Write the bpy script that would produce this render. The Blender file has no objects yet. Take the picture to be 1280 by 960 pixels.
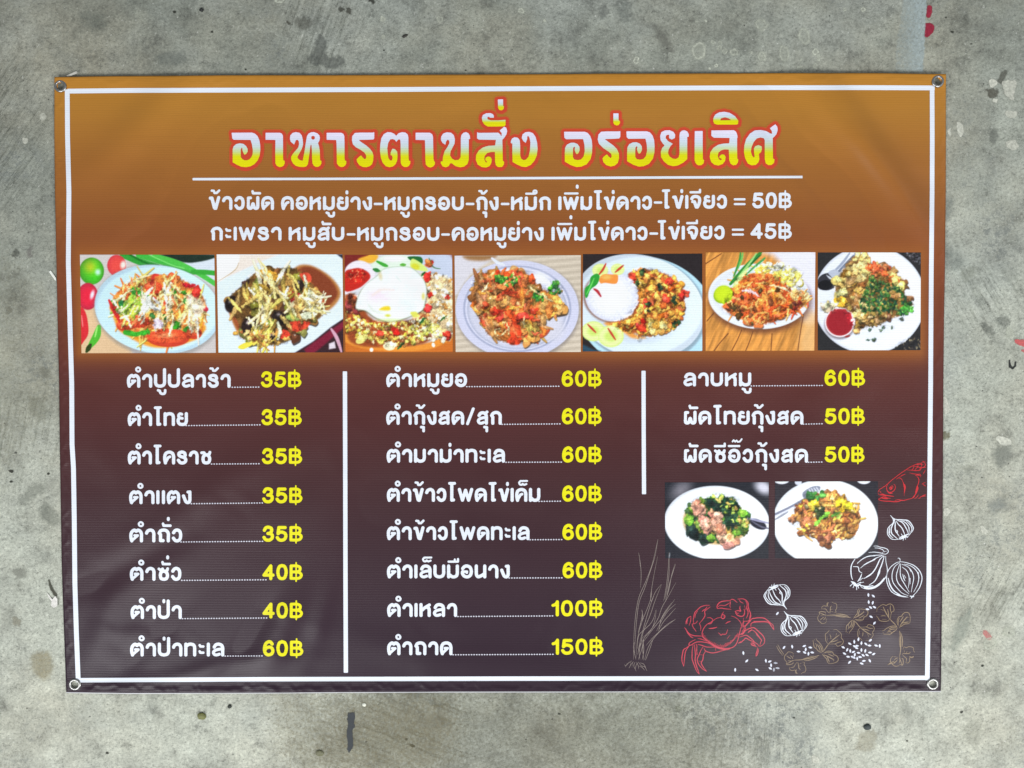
import bpy, math, random
import numpy as np

# ----------------------------------------------------------------------------
# camera, world, lamps, exposure
# ----------------------------------------------------------------------------
S = bpy.context.scene
COL = S.collection
CAM_LOC = np.array([0.0183922, 0.0376093, 1.3015687])
CAM_ROT = (-0.024991796, -0.000122414, -0.003203448)
FOCAL_PX = 961.0                       # focal length in pixels of a 1280 px wide frame
cd = bpy.data.cameras.new('camera')
cam = bpy.data.objects.new('camera', cd)
COL.objects.link(cam)
cam.location = CAM_LOC
cam.rotation_euler = CAM_ROT
cd.sensor_width = 36.0
cd.lens = 36.0 * FOCAL_PX / 1280.0
cd.clip_start = 0.02
cd.clip_end = 60.0
S.camera = cam

world = bpy.data.worlds.new('World')
S.world = world
world.use_nodes = True
wn = world.node_tree.nodes
wn['Background'].inputs['Color'].default_value = (0.90, 0.95, 1.0, 1)
wn['Background'].inputs['Strength'].default_value = 0.37

def area_lamp(name, loc, target, sx, sy, power, color):
    ld = bpy.data.lights.new(name, 'AREA')
    ld.shape = 'RECTANGLE'
    ld.size, ld.size_y = sx, sy
    ld.energy = power
    ld.color = color
    o = bpy.data.objects.new(name, ld)
    COL.objects.link(o)
    o.location = loc
    d = [t - l for t, l in zip(target, loc)]
    from mathutils import Vector
    o.rotation_euler = Vector(d).to_track_quat('-Z', 'Y').to_euler()
    return o
# the open front of the shaded yard, towards the photographer
area_lamp('front_opening_light_left', (-2.1, -2.45, 2.9), (0, 0.05, 0), 1.7, 1.5, 114, (0.985, 0.985, 0.985))
area_lamp('front_opening_light_right', (2.25, -2.45, 2.9), (0, 0.05, 0), 1.7, 1.5, 130, (0.985, 0.985, 0.985))
area_lamp('side_opening_light', (2.9, 0.3, 1.9), (0.2, 0, 0), 2.4, 1.6, 12, (0.90, 0.96, 1.0))

S.view_settings.view_transform = 'Standard'
S.view_settings.look = 'None'
S.view_settings.exposure = 0.0
S.view_settings.gamma = 1.0
S.view_settings.use_curve_mapping = False

# ----------------------------------------------------------------------------
# geometry of the place: a traced mark of the print / floor -> metres on the floor
# ----------------------------------------------------------------------------
def _rot(r):
    cx, cy, cz = [math.cos(a) for a in r]
    sx, sy, sz = [math.sin(a) for a in r]
    Rx = np.array([[1, 0, 0], [0, cx, -sx], [0, sx, cx]])
    Ry = np.array([[cy, 0, sy], [0, 1, 0], [-sy, 0, cy]])
    Rz = np.array([[cz, -sz, 0], [sz, cz, 0], [0, 0, 1]])
    return Rz @ Ry @ Rx
_R = _rot(CAM_ROT)
PX = CAM_LOC[2] / FOCAL_PX             # metres per traced unit, about 1.35 mm

def ground(u, v, z=0.0):
    """traced coordinates (1280 x 960 sheet) to metres on the plane at height z"""
    u = np.asarray(u, float); v = np.asarray(v, float)
    d = np.stack([(u - 640) / FOCAL_PX, -(v - 480) / FOCAL_PX, -np.ones_like(u)], -1) @ _R.T
    t = (z - CAM_LOC[2]) / d[..., 2]
    return CAM_LOC[0] + d[..., 0] * t, CAM_LOC[1] + d[..., 1] * t

def hash2(i, j, seed):
    n = (i.astype(np.int64) * 374761393 + j.astype(np.int64) * 668265263 + seed * 1442695041) & 0x7fffffff
    n = ((n ^ (n >> 13)) * 1274126177) & 0x7fffffff
    n = (n ^ (n >> 16)) & 0x7fffffff
    return (n % 100003) / 100003.0

def vnoise(x, y, seed=0):
    x = np.asarray(x, float); y = np.asarray(y, float)
    i = np.floor(x); j = np.floor(y)
    fx = x - i; fy = y - j
    fx = fx * fx * fx * (fx * (fx * 6 - 15) + 10); fy = fy * fy * fy * (fy * (fy * 6 - 15) + 10)
    a = hash2(i, j, seed); b = hash2(i + 1, j, seed); c = hash2(i, j + 1, seed); d = hash2(i + 1, j + 1, seed)
    return (a + (b - a) * fx) * (1 - fy) + (c + (d - c) * fx) * fy

def fbm(x, y, seed=0, octs=4, gain=0.5):
    s = 0; a = 1; t = 0
    for k in range(octs):
        s = s + a * vnoise(x * 2 ** k + 17.3 * k, y * 2 ** k - 9.1 * k, seed + k); t += a; a *= gain
    return s / t

def sm(e0, e1, x):
    t = np.clip((x - e0) / (e1 - e0), 0, 1)
    return t * t * (3 - 2 * t)

def lin(c):
    c = np.asarray(c, float) / 255.0
    return np.where(c <= 0.04045, c / 12.92, ((c + 0.055) / 1.055) ** 2.4)

# outline of the banner (traced), each edge from left to right / top to bottom
E_TOP = np.array([(68, 96.2), (120, 95.2), (200, 94.6), (320, 93.8), (400, 93.9), (520, 93.3), (640, 92.9), (760, 91.9), (880, 91.6), (1000, 91.2), (1100, 91.3), (1182.5, 92.6)])
E_BOT = np.array([(82.8, 865.3), (160, 866.4), (260, 866.2), (330, 866), (420, 865.3), (560, 864.7), (700, 864.6), (820, 864.4), (960, 864.2), (1080, 863.8), (1176, 863.8)])
E_LEFT = np.array([(68, 96.2), (67.8, 160), (68.6, 240), (70.5, 330), (72, 400), (73.8, 480), (74.8, 560), (75.8, 620), (77, 700), (78.4, 745), (80.8, 810), (82.8, 865.3)])
E_RIGHT = np.array([(1182.5, 92.6), (1182.4, 160), (1182.2, 240), (1181.2, 330), (1180, 400), (1179.2, 480), (1178.8, 560), (1178.4, 640), (1178, 720), (1177, 790), (1176, 863.8)])

def edge_x(E, v): return np.interp(v, E[:, 1], E[:, 0])
def edge_y(E, u): return np.interp(u, E[:, 0], E[:, 1])

HOLES = [(76.6, 108.4), (1170.8, 102.6), (93.6, 855.6), (1165.8, 855.0)]
RNG = np.random.RandomState(4)
# soft folds of the vinyl: (u, v, direction deg, half length, half width, height mm)
FOLDS = [(1075, 175, 52, 150, 20, 3.6), (1015, 205, 52, 160, 22, -2.4), (1130, 250, 60, 110, 20, 2.0), (1060, 130, 60, 60, 14, 1.6),
         (180, 150, -38, 120, 26, 2.2), (250, 230, -42, 150, 28, -1.8), (150, 300, -30, 90, 26, 0.8),
         (350, 790, -58, 60, 22, 1.5), (310, 800, -50, 70, 16, -0.9), (400, 775, -65, 60, 14, 0.8),
         (215, 690, -25, 130, 30, 1.3), (165, 705, -22, 110, 20, -1.2), (230, 640, -28, 120, 22, 0.7),
         (600, 830, 10, 160, 22, 0.9), (690, 700, 25, 160, 40, 0.9), (560, 640, 15, 180, 34, -0.7),
         (700, 130, 8, 200, 24, 0.7), (840, 130, 20, 100, 26, 0.6), (560, 150, -12, 130, 20, -0.5),
         (1000, 560, -60, 100, 40, 0.9), (1150, 500, 80, 160, 24, 0.8), (930, 780, -15, 120, 30, 0.8),
         (1060, 700, 35, 120, 30, -0.7), (1100, 790, -40, 80, 24, 0.9), (820, 640, 60, 120, 34, 0.8),
         (130, 780, -60, 60, 18, 0.8), (250, 840, -8, 130, 12, 0.8), (190, 800, -40, 60, 14, -0.7),
         (420, 560, -75, 150, 34, 0.8), (110, 540, 70, 120, 22, 0.7), (300, 590, -20, 120, 26, 0.6)]

def height(u, v):
    """height of the vinyl above the floor in metres, as a function of the traced coordinates"""
    h = 3.4 + 0 * u
    h = h + 4.2 * (fbm(u / 210.0 + 3, v / 180.0, 11, 3, 0.45) - 0.5)
    w = fbm(u / 90., v / 90., 71, 2)
    h = h + 2.9 * (fbm((u * 0.8 + v * 0.6) / 75.0 + w, (v * 0.8 - u * 0.6) / 38.0, 31, 2, 0.4) - 0.5) * sm(0.35, 0.7, w)
    for (a, b, g, L, W, A) in FOLDS:
        c, s = math.cos(math.radians(g)), math.sin(math.radians(g))
        dx = u - a; dy = v - b
        p = dx * c + dy * s; q = -dx * s + dy * c + 6 * np.sin(p / 40.0)
        h = h + 2.9 * A * np.exp(-(p / L) ** 2 - (q / W) ** 2)
    # distances from the four edges
    dT = v - edge_y(E_TOP, u); dB = edge_y(E_BOT, u) - v
    dL = u - edge_x(E_LEFT, v); dR = edge_x(E_RIGHT, v) - u
    # the folded hem, 12 to 14 units wide, ripples between its glue points
    calm = 1.0
    for hu, hv in HOLES: calm = calm * (1 - np.exp(-(((u - hu) ** 2 + (v - hv) ** 2) / 15.0 ** 2) ** 2))
    for d, along, sd, amp in ((dB, u, 5, 1.1), (dT, u, 6, 0.55), (dL, v, 7, 1.1), (dR, v, 8, 0.7)):
        band = sm(16, 9, d) * calm
        r = vnoise(along / 21.0, 0.5 + 0 * along, sd) * 0.6 + vnoise(along / 7.5, 0.5 + 0 * along, sd + 20) * 0.4
        crest = 1.5 + 12.5 * np.abs(2 * r - 1) ** .7
        h = h + band * amp * (np.exp(-((d - crest) / 2.6) ** 2) * (0.25 + r) - 0.15)
        h = h + 0.35 * sm(15.0, 13.2, d)
    rb = vnoise(u / 26.0, 0.5 + 0 * u, 55) * 0.55 + vnoise(u / 9.0, 0.5 + 0 * u, 56) * 0.45
    h = h + 2.3 * calm * (0.35 + 0.65 * rb) * sm(2.5 + 11 * rb, 0.5, dB) - 0.6
    h = h + 2.2 * np.exp(-((u - 1182) / 90.) ** 2 - ((v - 92) / 60.) ** 2)
    h = h + 1.4 * np.exp(-((u - 68) / 90.) ** 2 - ((v - 96) / 50.) ** 2)
    h = h + 2.4 * sm(22, 0, dT)
    return np.maximum(h, 1.25) * 0.001

# ----------------------------------------------------------------------------
# materials
# ----------------------------------------------------------------------------
def new_mat(name):
    m = bpy.data.materials.new(name)
    m.use_nodes = True
    nt = m.node_tree
    return m, nt, nt.nodes['Principled BSDF']

def node(nt, kind, **kw):
    n = nt.nodes.new(kind)
    for k, v in kw.items():
        if k in n.inputs.keys():
            n.inputs[k].default_value = v
        else:
            setattr(n, k, v)
    return n

def math_node(nt, op, a, b=None, clamp=False):
    n = nt.nodes.new('ShaderNodeMath'); n.operation = op; n.use_clamp = clamp
    for k, x in enumerate((a, b)):
        if x is None: continue
        if isinstance(x, (int, float)): n.inputs[k].default_value = x
        else: nt.links.new(x, n.inputs[k])
    return n.outputs[0]

def ramp(nt, fac, stops):
    n = nt.nodes.new('ShaderNodeValToRGB')
    e = n.color_ramp.elements
    while len(e) < len(stops): e.new(0.5)
    for k, (p, c) in enumerate(stops):
        e[k].position = p
        if isinstance(c, (int, float)): c = (c, c, c)
        e[k].color = (c[0], c[1], c[2], 1)
    nt.links.new(fac, n.inputs[0])
    return n.outputs[0]

def mix(nt, kind, fac, a, b):
    n = nt.nodes.new('ShaderNodeMix'); n.data_type = 'RGBA'; n.blend_type = kind
    for sock, x in ((n.inputs[0], fac), (n.inputs[6], a), (n.inputs[7], b)):
        if isinstance(x, (int, float)): sock.default_value = x
        elif isinstance(x, tuple): sock.default_value = (x[0], x[1], x[2], 1)
        else: nt.links.new(x, sock)
    return n.outputs[2]

def vinyl_material():
    m, nt, b = new_mat('printed_vinyl')
    at = node(nt, 'ShaderNodeAttribute', attribute_name='Ink')
    tc = node(nt, 'ShaderNodeTexCoord')
    wv = node(nt, 'ShaderNodeTexWave', wave_type='BANDS', bands_direction='Y', Scale=108.0, Distortion=0.35, Detail=1.0)
    wv.inputs['Detail Scale'].default_value = 0.6
    wx = node(nt, 'ShaderNodeTexWave', wave_type='BANDS', bands_direction='X', Scale=150.0, Distortion=0.3, Detail=1.0)
    nz = node(nt, 'ShaderNodeTexNoise', Scale=9.0, Detail=3.0)
    mp = node(nt, 'ShaderNodeMapping'); mp.inputs['Scale'].default_value = (6, 420, 1)
    ng = node(nt, 'ShaderNodeTexNoise', Scale=1.0, Detail=2.0)
    for n in (wv, wx, nz): nt.links.new(tc.outputs['Object'], n.inputs['Vector'])
    nt.links.new(tc.outputs['Object'], mp.inputs['Vector']); nt.links.new(mp.outputs[0], ng.inputs['Vector'])
    th = math_node(nt, 'ADD', wv.outputs['Fac'], math_node(nt, 'MULTIPLY', wx.outputs['Fac'], 0.15))
    th = math_node(nt, 'ADD', th, math_node(nt, 'MULTIPLY', ng.outputs['Fac'], 1.2))
    th = math_node(nt, 'MULTIPLY', th, math_node(nt, 'ADD', nz.outputs['Fac'], 0.2))
    v = ramp(nt, th, [(0.05, 0.90), (0.95, 1.07)])
    nt.links.new(mix(nt, 'MULTIPLY', 1.0, at.outputs['Color'], v), b.inputs['Base Color'])
    bp = node(nt, 'ShaderNodeBump', Strength=0.36, Distance=0.00025)
    nt.links.new(th, bp.inputs['Height'])
    nt.links.new(bp.outputs[0], b.inputs['Normal'])
    b.inputs['Roughness'].default_value = 0.37
    b.inputs['Specular IOR Level'].default_value = 0.21
    return m
VINYL = vinyl_material()

# ----------------------------------------------------------------------------
# objects
# ----------------------------------------------------------------------------
def link(o, parent=None, label=None, cat=None, group=None, kind=None):
    COL.objects.link(o)
    if parent is not None: o.parent = parent
    for k, x in (('label', label), ('category', cat), ('group', group), ('kind', kind)):
        if x: o[k] = x
    return o

def raw_mesh(name, co, loops, starts, mat, colors=None, smooth=True):
    me = bpy.data.meshes.new(name)
    me.vertices.add(len(co)); me.vertices.foreach_set('co', np.asarray(co, np.float32).ravel())
    me.loops.add(len(loops)); me.loops.foreach_set('vertex_index', np.asarray(loops, np.int32))
    me.polygons.add(len(starts)); me.polygons.foreach_set('loop_start', np.asarray(starts, np.int32))
    me.update(calc_edges=True)
    if colors is not None:
        a = me.color_attributes.new('Ink', 'FLOAT_COLOR', 'POINT')
        c = np.ones((len(co), 4), np.float32); c[:, :colors.shape[1]] = colors
        a.data.foreach_set('color', c.ravel())
    if smooth: me.polygons.foreach_set('use_smooth', np.ones(len(starts), bool))
    me.materials.append(mat)
    return me

LAYER = 0.00026
def march(F, u0, v0, p):
    """region F > 0 of a grid as vertices (u, v) and polygons"""
    ny, nx = F.shape
    ins = F > 0
    a = ins[:-1, :-1]; b = ins[:-1, 1:]; c = ins[1:, 1:]; d = ins[1:, :-1]
    code = a * 1 + b * 2 + c * 4 + d * 8
    NC = nx * ny; NH = ny * (nx - 1)
    loops = []; starts = []; n0 = 0
    for k in range(1, 16):
        J, I = np.nonzero(code == k)
        if not len(J): continue
        cor = [J * nx + I, J * nx + I + 1, (J + 1) * nx + I + 1, (J + 1) * nx + I]
        edg = [NC + J * (nx - 1) + I, NC + NH + J * nx + I + 1, NC + (J + 1) * (nx - 1) + I, NC + NH + J * nx + I]
        lp = []
        for q in range(4):
            on = (k >> q) & 1; nxt = (k >> ((q + 1) % 4)) & 1
            if on: lp.append(cor[q])
            if on != nxt: lp.append(edg[q])
        lp = np.stack(lp[::-1], 1)
        starts.append(n0 + np.arange(len(J)) * lp.shape[1]); n0 += lp.size
        loops.append(lp.ravel())
    if not loops: return None
    loops = np.concatenate(loops); starts = np.concatenate(starts)
    uniq, inv = np.unique(loops, return_inverse=True)
    uv = np.zeros((len(uniq), 2))
    f = F.ravel()
    mC = uniq < NC
    uv[mC, 0] = uniq[mC] % nx; uv[mC, 1] = uniq[mC] // nx
    mH = (uniq >= NC) & (uniq < NC + NH)
    q = uniq[mH] - NC; j = q // (nx - 1); i = q % (nx - 1)
    fa = f[j * nx + i]; fb = f[j * nx + i + 1]
    uv[mH, 0] = i + np.clip(fa / (fa - fb), .05, .95); uv[mH, 1] = j
    mV = uniq >= NC + NH
    q = uniq[mV] - NC - NH; j = q // nx; i = q % nx
    fa = f[j * nx + i]; fb = f[(j + 1) * nx + i]
    uv[mV, 0] = i; uv[mV, 1] = j + np.clip(fa / (fa - fb), .05, .95)
    return uv * p + np.array([u0, v0]), inv.ravel(), starts

def on_vinyl(uv, layer):
    h = height(uv[:, 0], uv[:, 1])
    x, y = ground(uv[:, 0], uv[:, 1], h)
    return np.stack([x, y, h + layer * LAYER], 1)

def cr(pts, n=6, closed=False):
    """smooth curve through points"""
    P = np.asarray(pts, float)
    if len(P) < 3: return P
    if closed: Q = np.vstack([P[-1], P, P[0], P[1]])
    else: Q = np.vstack([2 * P[0] - P[1], P, 2 * P[-1] - P[-2]])
    out = []
    t = np.linspace(0, 1, n, endpoint=False)[:, None]
    for k in range(len(Q) - 3):
        a, b, c, d = Q[k:k + 4]
        out.append(0.5 * ((2 * b) + (c - a) * t + (2 * a - 5 * b + 4 * c - d) * t ** 2 + (3 * b - a - 3 * c + d) * t ** 3))
    out = np.vstack(out)
    return out if closed else np.vstack([out, P[-1]])

class Field:
    """signed field on a grid of the print; strokes and filled outlines are added to it"""
    def __init__(s, u0, v0, u1, v1, p):
        s.u0, s.v0, s.p = u0, v0, p
        s.U = np.arange(u0, u1 + p, p); s.V = np.arange(v0, v1 + p, p)
        s.F = np.full((len(s.V), len(s.U)), -20.0)
    def _win(s, ua, va, ub, vb):
        i0 = max(int((ua - s.u0) / s.p) - 1, 0); i1 = min(int((ub - s.u0) / s.p) + 3, len(s.U))
        j0 = max(int((va - s.v0) / s.p) - 1, 0); j1 = min(int((vb - s.v0) / s.p) + 3, len(s.V))
        return i0, i1, j0, j1
    def stroke(s, pts, r, r2=None):
        P = np.asarray(pts, float); n = len(P)
        R = np.full(n, float(r)) if np.isscalar(r) else np.interp(np.linspace(0, 1, n), np.linspace(0, 1, len(r)), r)
        for k in range(max(n - 1, 1)):
            a = P[k]; b = P[min(k + 1, n - 1)]; m = max(R[k], R[min(k + 1, n - 1)]) + 1.6
            i0, i1, j0, j1 = s._win(min(a[0], b[0]) - m, min(a[1], b[1]) - m, max(a[0], b[0]) + m, max(a[1], b[1]) + m)
            if i1 <= i0 or j1 <= j0: continue
            X, Y = np.meshgrid(s.U[i0:i1], s.V[j0:j1])
            d = b - a; L = d @ d + 1e-9
            t = np.clip(((X - a[0]) * d[0] + (Y - a[1]) * d[1]) / L, 0, 1)
            rr = R[k] + (R[min(k + 1, n - 1)] - R[k]) * t
            f = rr - np.hypot(X - a[0] - t * d[0], Y - a[1] - t * d[1])
            w = s.F[j0:j1, i0:i1]; np.maximum(w, f, out=w)
    def poly(s, pts, hole=False, margin=8):
        P = np.asarray(pts, float)
        i0, i1, j0, j1 = s._win(P[:, 0].min() - margin, P[:, 1].min() - margin, P[:, 0].max() + margin, P[:, 1].max() + margin)
        X, Y = np.meshgrid(s.U[i0:i1], s.V[j0:j1])
        f = poly_sdf(P, X, Y)
        w = s.F[j0:j1, i0:i1]
        if hole: np.minimum(w, -f, out=w)
        else: np.maximum(w, f, out=w)
    def mesh(s, name, layer, color, mat=None, offset=0.0):
        r = march(s.F + offset, s.u0, s.v0, s.p)
        if r is None: return None
        uv, lp, st = r
        if callable(color): c = color(uv[:, 0], uv[:, 1])
        else: c = np.repeat(ink(color)[None], len(uv), 0)
        return raw_mesh(name, on_vinyl(uv, layer), lp, st, mat or VINYL, c)

def poly_sdf(P, X, Y):
    d2 = np.full(X.shape, 1e9); inside = np.zeros(X.shape, bool)
    n = len(P)
    for k in range(n):
        a = P[k]; b = P[(k + 1) % n]; e = b - a
        t = np.clip(((X - a[0]) * e[0] + (Y - a[1]) * e[1]) / (e @ e + 1e-9), 0, 1)
        d2 = np.minimum(d2, (X - a[0] - t * e[0]) ** 2 + (Y - a[1] - t * e[1]) ** 2)
        if a[1] != b[1]:
            c = ((a[1] > Y) != (b[1] > Y)) & (X < (b[0] - a[0]) * (Y - a[1]) / (b[1] - a[1]) + a[0])
            inside ^= c
    return np.where(inside, 1, -1) * np.sqrt(d2)

INK_K = 0.86
def ink(c):
    return lin(c) * INK_K

def pts(s):
    return np.array([[float(x) for x in q.split(',')] for q in s.split()])
def crop(s, x0, y0, k):
    P = pts(s) if isinstance(s, str) else np.asarray(s, float)
    return P / k + np.array([x0, y0])

# ----------------------------------------------------------------------------
# lettering: centre lines of the rounded Thai face, 13 units from foot to head
# ----------------------------------------------------------------------------
# glyph: width, [(smooth?, points, weight), ...]
G = {}
def g(ch, w, *strokes):
    out = []
    for st in strokes:
        wt = 1.0
        if st[0] == '*':
            q, st = st[1:].split(' ', 1); wt = float(q)
        sm_ = st[0] == '~'
        out.append((sm_, pts(st[1:]), wt))
    G[ch] = (w, out)
g('ก', 10, '~1.3,0 1.3,4.5 1.3,7.6', '-1.3,7.6 0,9.3', '~0,9.3 1.6,11.8 4.8,13 8,12.2 10,9.2 10,5 10,0')
g('ข', 9.4, '-0,12.3 1.8,12.4 5,0.4', '-1.8,12.4 4.6,0.8 6.2,0.2 9.6,13', '-5.4,0.1 6.2,0.1')
g('ค', 11, '~0.8,0 0,4 0,8 1.5,11.5 5.5,13 9.5,11.6 11,8 11,4 11,0', '*.85 -0.9,0.6 4.4,6.6 6.4,7.4')
g('ง', 7.5, '~0,8 1.3,4.6 2.8,1.2 4.8,0 6.8,0.8 7.5,3.2 7.5,8 7.5,12.8', '*.9 -7.5,12.9 5.2,12.7')
g('จ', 9.2, '~0,10.4 1.8,12.6 5,13 8.2,11.8 9.2,8.6 8.4,4 6.6,0.4', '-6.6,0.3 5.2,0.3 3.2,6.6', '*.9 -3.2,6.7 1,6.8')
g('ช', 10.2, '~1.6,4.6 2.4,8 5.6,9.8 8.9,8 10,4.6 8.9,1 5.8,0 2.6,1 1.6,4.6', '*.9 -0,12.2 2.8,12.3 4.6,10', '*.9 ~10.2,12.8 9.4,10.6 6.4,9.8')
g('ซ', 10.2, '~1.6,4.6 2.4,8 5.6,9.8 8.9,8 10,4.6 8.9,1 5.8,0 2.6,1 1.6,4.6', '*.82 -0,12.5 2.2,10.7 4.2,12.6 5.4,10', '*.85 ~10.2,12.8 9.4,10.6 6.4,9.8')
g('ด', 11, '~0.9,0 0,3.6 0,8 1.6,11.6 5.5,13 9.4,11.7 11,8 11,4 11,0', '*.8 -0.9,0.3 7.3,6.6 3.9,6.7')
g('ต', 12, '~0.9,0 0,3.6 0,8 1.2,11 3.8,12.9 6,11.5', '~6,11.5 8.4,12.9 11,11 12,8 12,4 12,0', '*.8 -0.9,0.3 7.7,6.4 4.1,6.5')
g('ถ', 10.8, '~0.3,9.3 2,12 5.2,13 8.6,12.2 10.8,9 10.8,4 10.8,0', '-0.3,9.3 1.9,7.6 1.9,0.3 4.8,0.3')
g('ท', 10.2, '-0,13 0,0', '~0.3,10.6 3.2,12.6 6.2,13 9.2,11.8 10.2,8.6 10.2,4 10.2,0')
g('น', 9.9, '~0,13 0,8 0.2,2.6 2,0.2 5,0.9 9.9,3.8', '-9.9,13 9.9,0')
g('บ', 10.2, '~0,13 0,8 0,4.2 1.5,1.1 5.1,0 8.7,1.1 10.2,4.2 10.2,8 10.2,13')
g('ป', 10.6, '~0,13 0,8 0,4.2 1.5,1.1 5.3,0 9.1,1.1 10.6,4.2 10.6,10 10.6,19.8')
g('ผ', 11.1, '*.9 -2.8,12.7 0.2,12.6 0.1,2', '~0.1,3 0.6,0.7 2.6,0.1 4.2,1.4 5.6,5.6 7,1.4 8.6,0.1 10.5,0.7 11.1,3 11.1,8 11.1,13')
g('พ', 15.2, '-0,13 3.8,0.2 7.6,12 11.4,0.2 15.2,13')
g('ม', 10.2, '-0,13 0,0', '~0.4,3 3.6,0.4 6.4,0 9.2,1.2 10.2,4.2 10.2,8 10.2,13')
g('ย', 10.2, '*.88 ~4.6,12.4 2.4,12.9 0.7,11.2 1.4,8.4 5.2,7.4', '~1.8,8 0.2,5.8 0.3,2.8 2,0.7 5.2,0 8.6,0.8 10.2,3.8 10.2,8 10.2,13')
g('ร', 9.4, '~8.8,9.2 7.8,12 4.6,13 1.4,12 0.8,9.8 2.6,8 6.4,6.8 9.2,4.8 9,1.8 6.2,0 2.6,0.4 0.2,3.2')
g('ล', 10.7, '~1,9.5 2.8,12.2 6,13 9.3,11.8 10.7,8.8 10.7,4 10.7,0', '*.9 ~10.3,7.3 5.4,6.6 1.6,5.2 0,2.8 1.4,0.4 4,0 6.8,0.9')
g('ว', 8.3, '~0.2,9.8 2,12.4 4.8,13 7.4,11.2 8.3,7 7.6,2.2 5.2,0.1 2.2,0.4 0,3.2')
g('ส', 10, '~1,9.3 2.8,11.9 5.8,12.6 8.6,11 9.6,8 9.6,4 9.6,0', '*.9 ~9.3,7 5,6.4 1.5,5 0,2.7 1.4,0.4 3.8,0 6.2,0.9', '*.9 -8,11.6 10.4,13.6')
g('ห', 9.8, '-0,13 0,0', '*.95 -0.4,5.6 4.6,9.4 9.8,12.6', '~6.6,10.2 9.1,8.4 9.6,5.6 9.6,2.6 9.6,0')
g('อ', 10.6, '~0.5,10 2.6,12.4 5.8,13 9.2,11.3 10.6,6.6 9.4,1.9 6,0 2.2,1 0.2,4 0.3,6.1', '*.8 -0.3,6.2 5.4,6.3 5.3,5')
g('ศ', 11, '~0.8,0 0,4 0,8 1.5,11.5 5.5,13 9.5,11.6 11,8 11,0')
g('เ', 0, '-0,13 0,0')
g('แ', 6.6, '-0,13 0,0', '-6.6,13 6.6,0')
g('โ', 6.4, '*.86 -0,20.4 6.4,20.4', '-2.8,20 2.8,0.2', '*.95 -2.8,0.2 5,0.4')
g('ไ', 6.4, '*.86 -0,20.2 6.4,20.4', '-3.4,20 3.4,0.2', '*.95 -3.4,0.2 5.6,0.4')
g('ะ', 4.2, '*.76 -0,11.8 0.8,10.2 4.2,10.2', '*.76 -0,4.3 0.8,2.7 4.2,2.7')
g('า', 8.3, '~0,9.3 1.3,11.8 4.2,13 7,12 8.3,9 8.3,5 8.3,0')
g('/', 6.8, '*.9 -0,-0.6 6.8,17.4')
g('-', 8.2, '*.74 -0,5.8 8.2,5.8')
g('=', 12.2, '*.68 -0,9.3 12.2,9.3', '*.68 -0,3.5 12.2,3.5')
g('0', 9.8, '~4.9,15.8 8.2,14.2 9.8,8 8.2,1.5 4.9,0 1.6,1.5 0,8 1.6,14.2 4.9,15.8')
g('1', 4.8, '*.94 -0,11.4 2.6,12.2 4.8,15.3', '-4.8,15.6 4.8,0')
g('3', 9.8, '~0.4,12 2.2,15 5.2,15.7 8.6,14.2 8.8,10.8 6.6,8.4 4.6,8.1', '~6.4,8.2 9.4,6.6 9.7,3.2 7.6,0.7 4.8,0 1.8,0.8 0,3.4')
g('4', 10.6, '-8,0 8,15.3 0,4.2 10.6,4.2')
g('5', 10.2, '-9.2,15.3 1.8,15.3 0.9,8.4', '~0.9,8 3.2,9.6 6.4,9.6 9.4,7.8 10,4.4 8.4,1.2 5,0 1.8,0.8 0,3.2')
g('6', 9.8, '~8.9,13 7,15.4 4.4,15.6 1.4,13.2 0,8 0.4,3.4 2.3,0.7 5,0 8.4,1.3 9.7,4.7 8.4,8.2 5.4,9.3 1.8,7.9 0.2,5')
g('฿', 12.2, '*.92 -0,15.3 0,0.3', '*.88 ~0,15.3 3,15.4 7.2,15.3 10.4,13.6 10.4,10.2 7.8,8.4 3,8.1 0,8.1', '*.88 ~5,8 9.4,7.5 12.2,4.6 10.6,1.2 7.2,0.2 3,0.2 0,0.3', '*.46 -6,19.2 6,-3.2')
# marks, drawn from the right-hand stem of the letter below
MK = {}
def mk(ch, *strokes):
    g(ch, 0, *strokes); MK[ch] = G.pop(ch)
mk('ั', '*.8 --6,20.6 -5.4,18.3 2.4,18.3')
mk('ี', '*.72 --10.6,18.1 0.4,18.1 0.4,21')
mk('ิ', '*.66 --11.4,18.2 0.4,18.2')
mk('ึ', '*.66 --10.4,18.2 -0.6,18.2', '*.6 ~-0.9,18.6 1.2,19 1.1,21.6 -1.2,22 -2.2,20.4 -0.9,18.6')
mk('ื', '*.68 --10.2,18.3 0.6,18.3', '*.6 --3,18.6 -3,21', '*.7 -0.8,18.6 0.8,21.4')
mk('็', '*.6 -1.6,23.3 -6.6,23.2', '*.6 ~-6.6,23.2 -8.2,21.2 -7,18.9 -4.9,18.7 -3.9,19.8 -2,18.6 0.8,19.6')
mk('่', '*.9 -0,20.4 0,18.9')
mk('้', '*.72 --7.8,21.4 -5.4,21.2 -4.6,18.6 -2.2,18.6 0.8,21.6')
mk('๊', '*.5 --7.2,23.6 -6,25.4 -4.2,23.4 -2.7,25 -1.4,23.3 1,23.6 3.2,26.6')
mk('ุ', '*.84 --2.6,-4.7 0.1,-4.9 0.1,-9.4')
mk('ู', '*.8 --7.6,-5 -5.6,-5.6', '*.8 ~-5.6,-5.6 -4.6,-8.4 -1.8,-9.3 0.4,-8.2 0.8,-5')
mk('NIK', '*.62 ~-4,20.2 -5.1,22 -7.1,22.5 -8.8,20.9 -8.4,18.7 -6.4,17.7 -4.5,18.6 -4,20.2')

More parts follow.
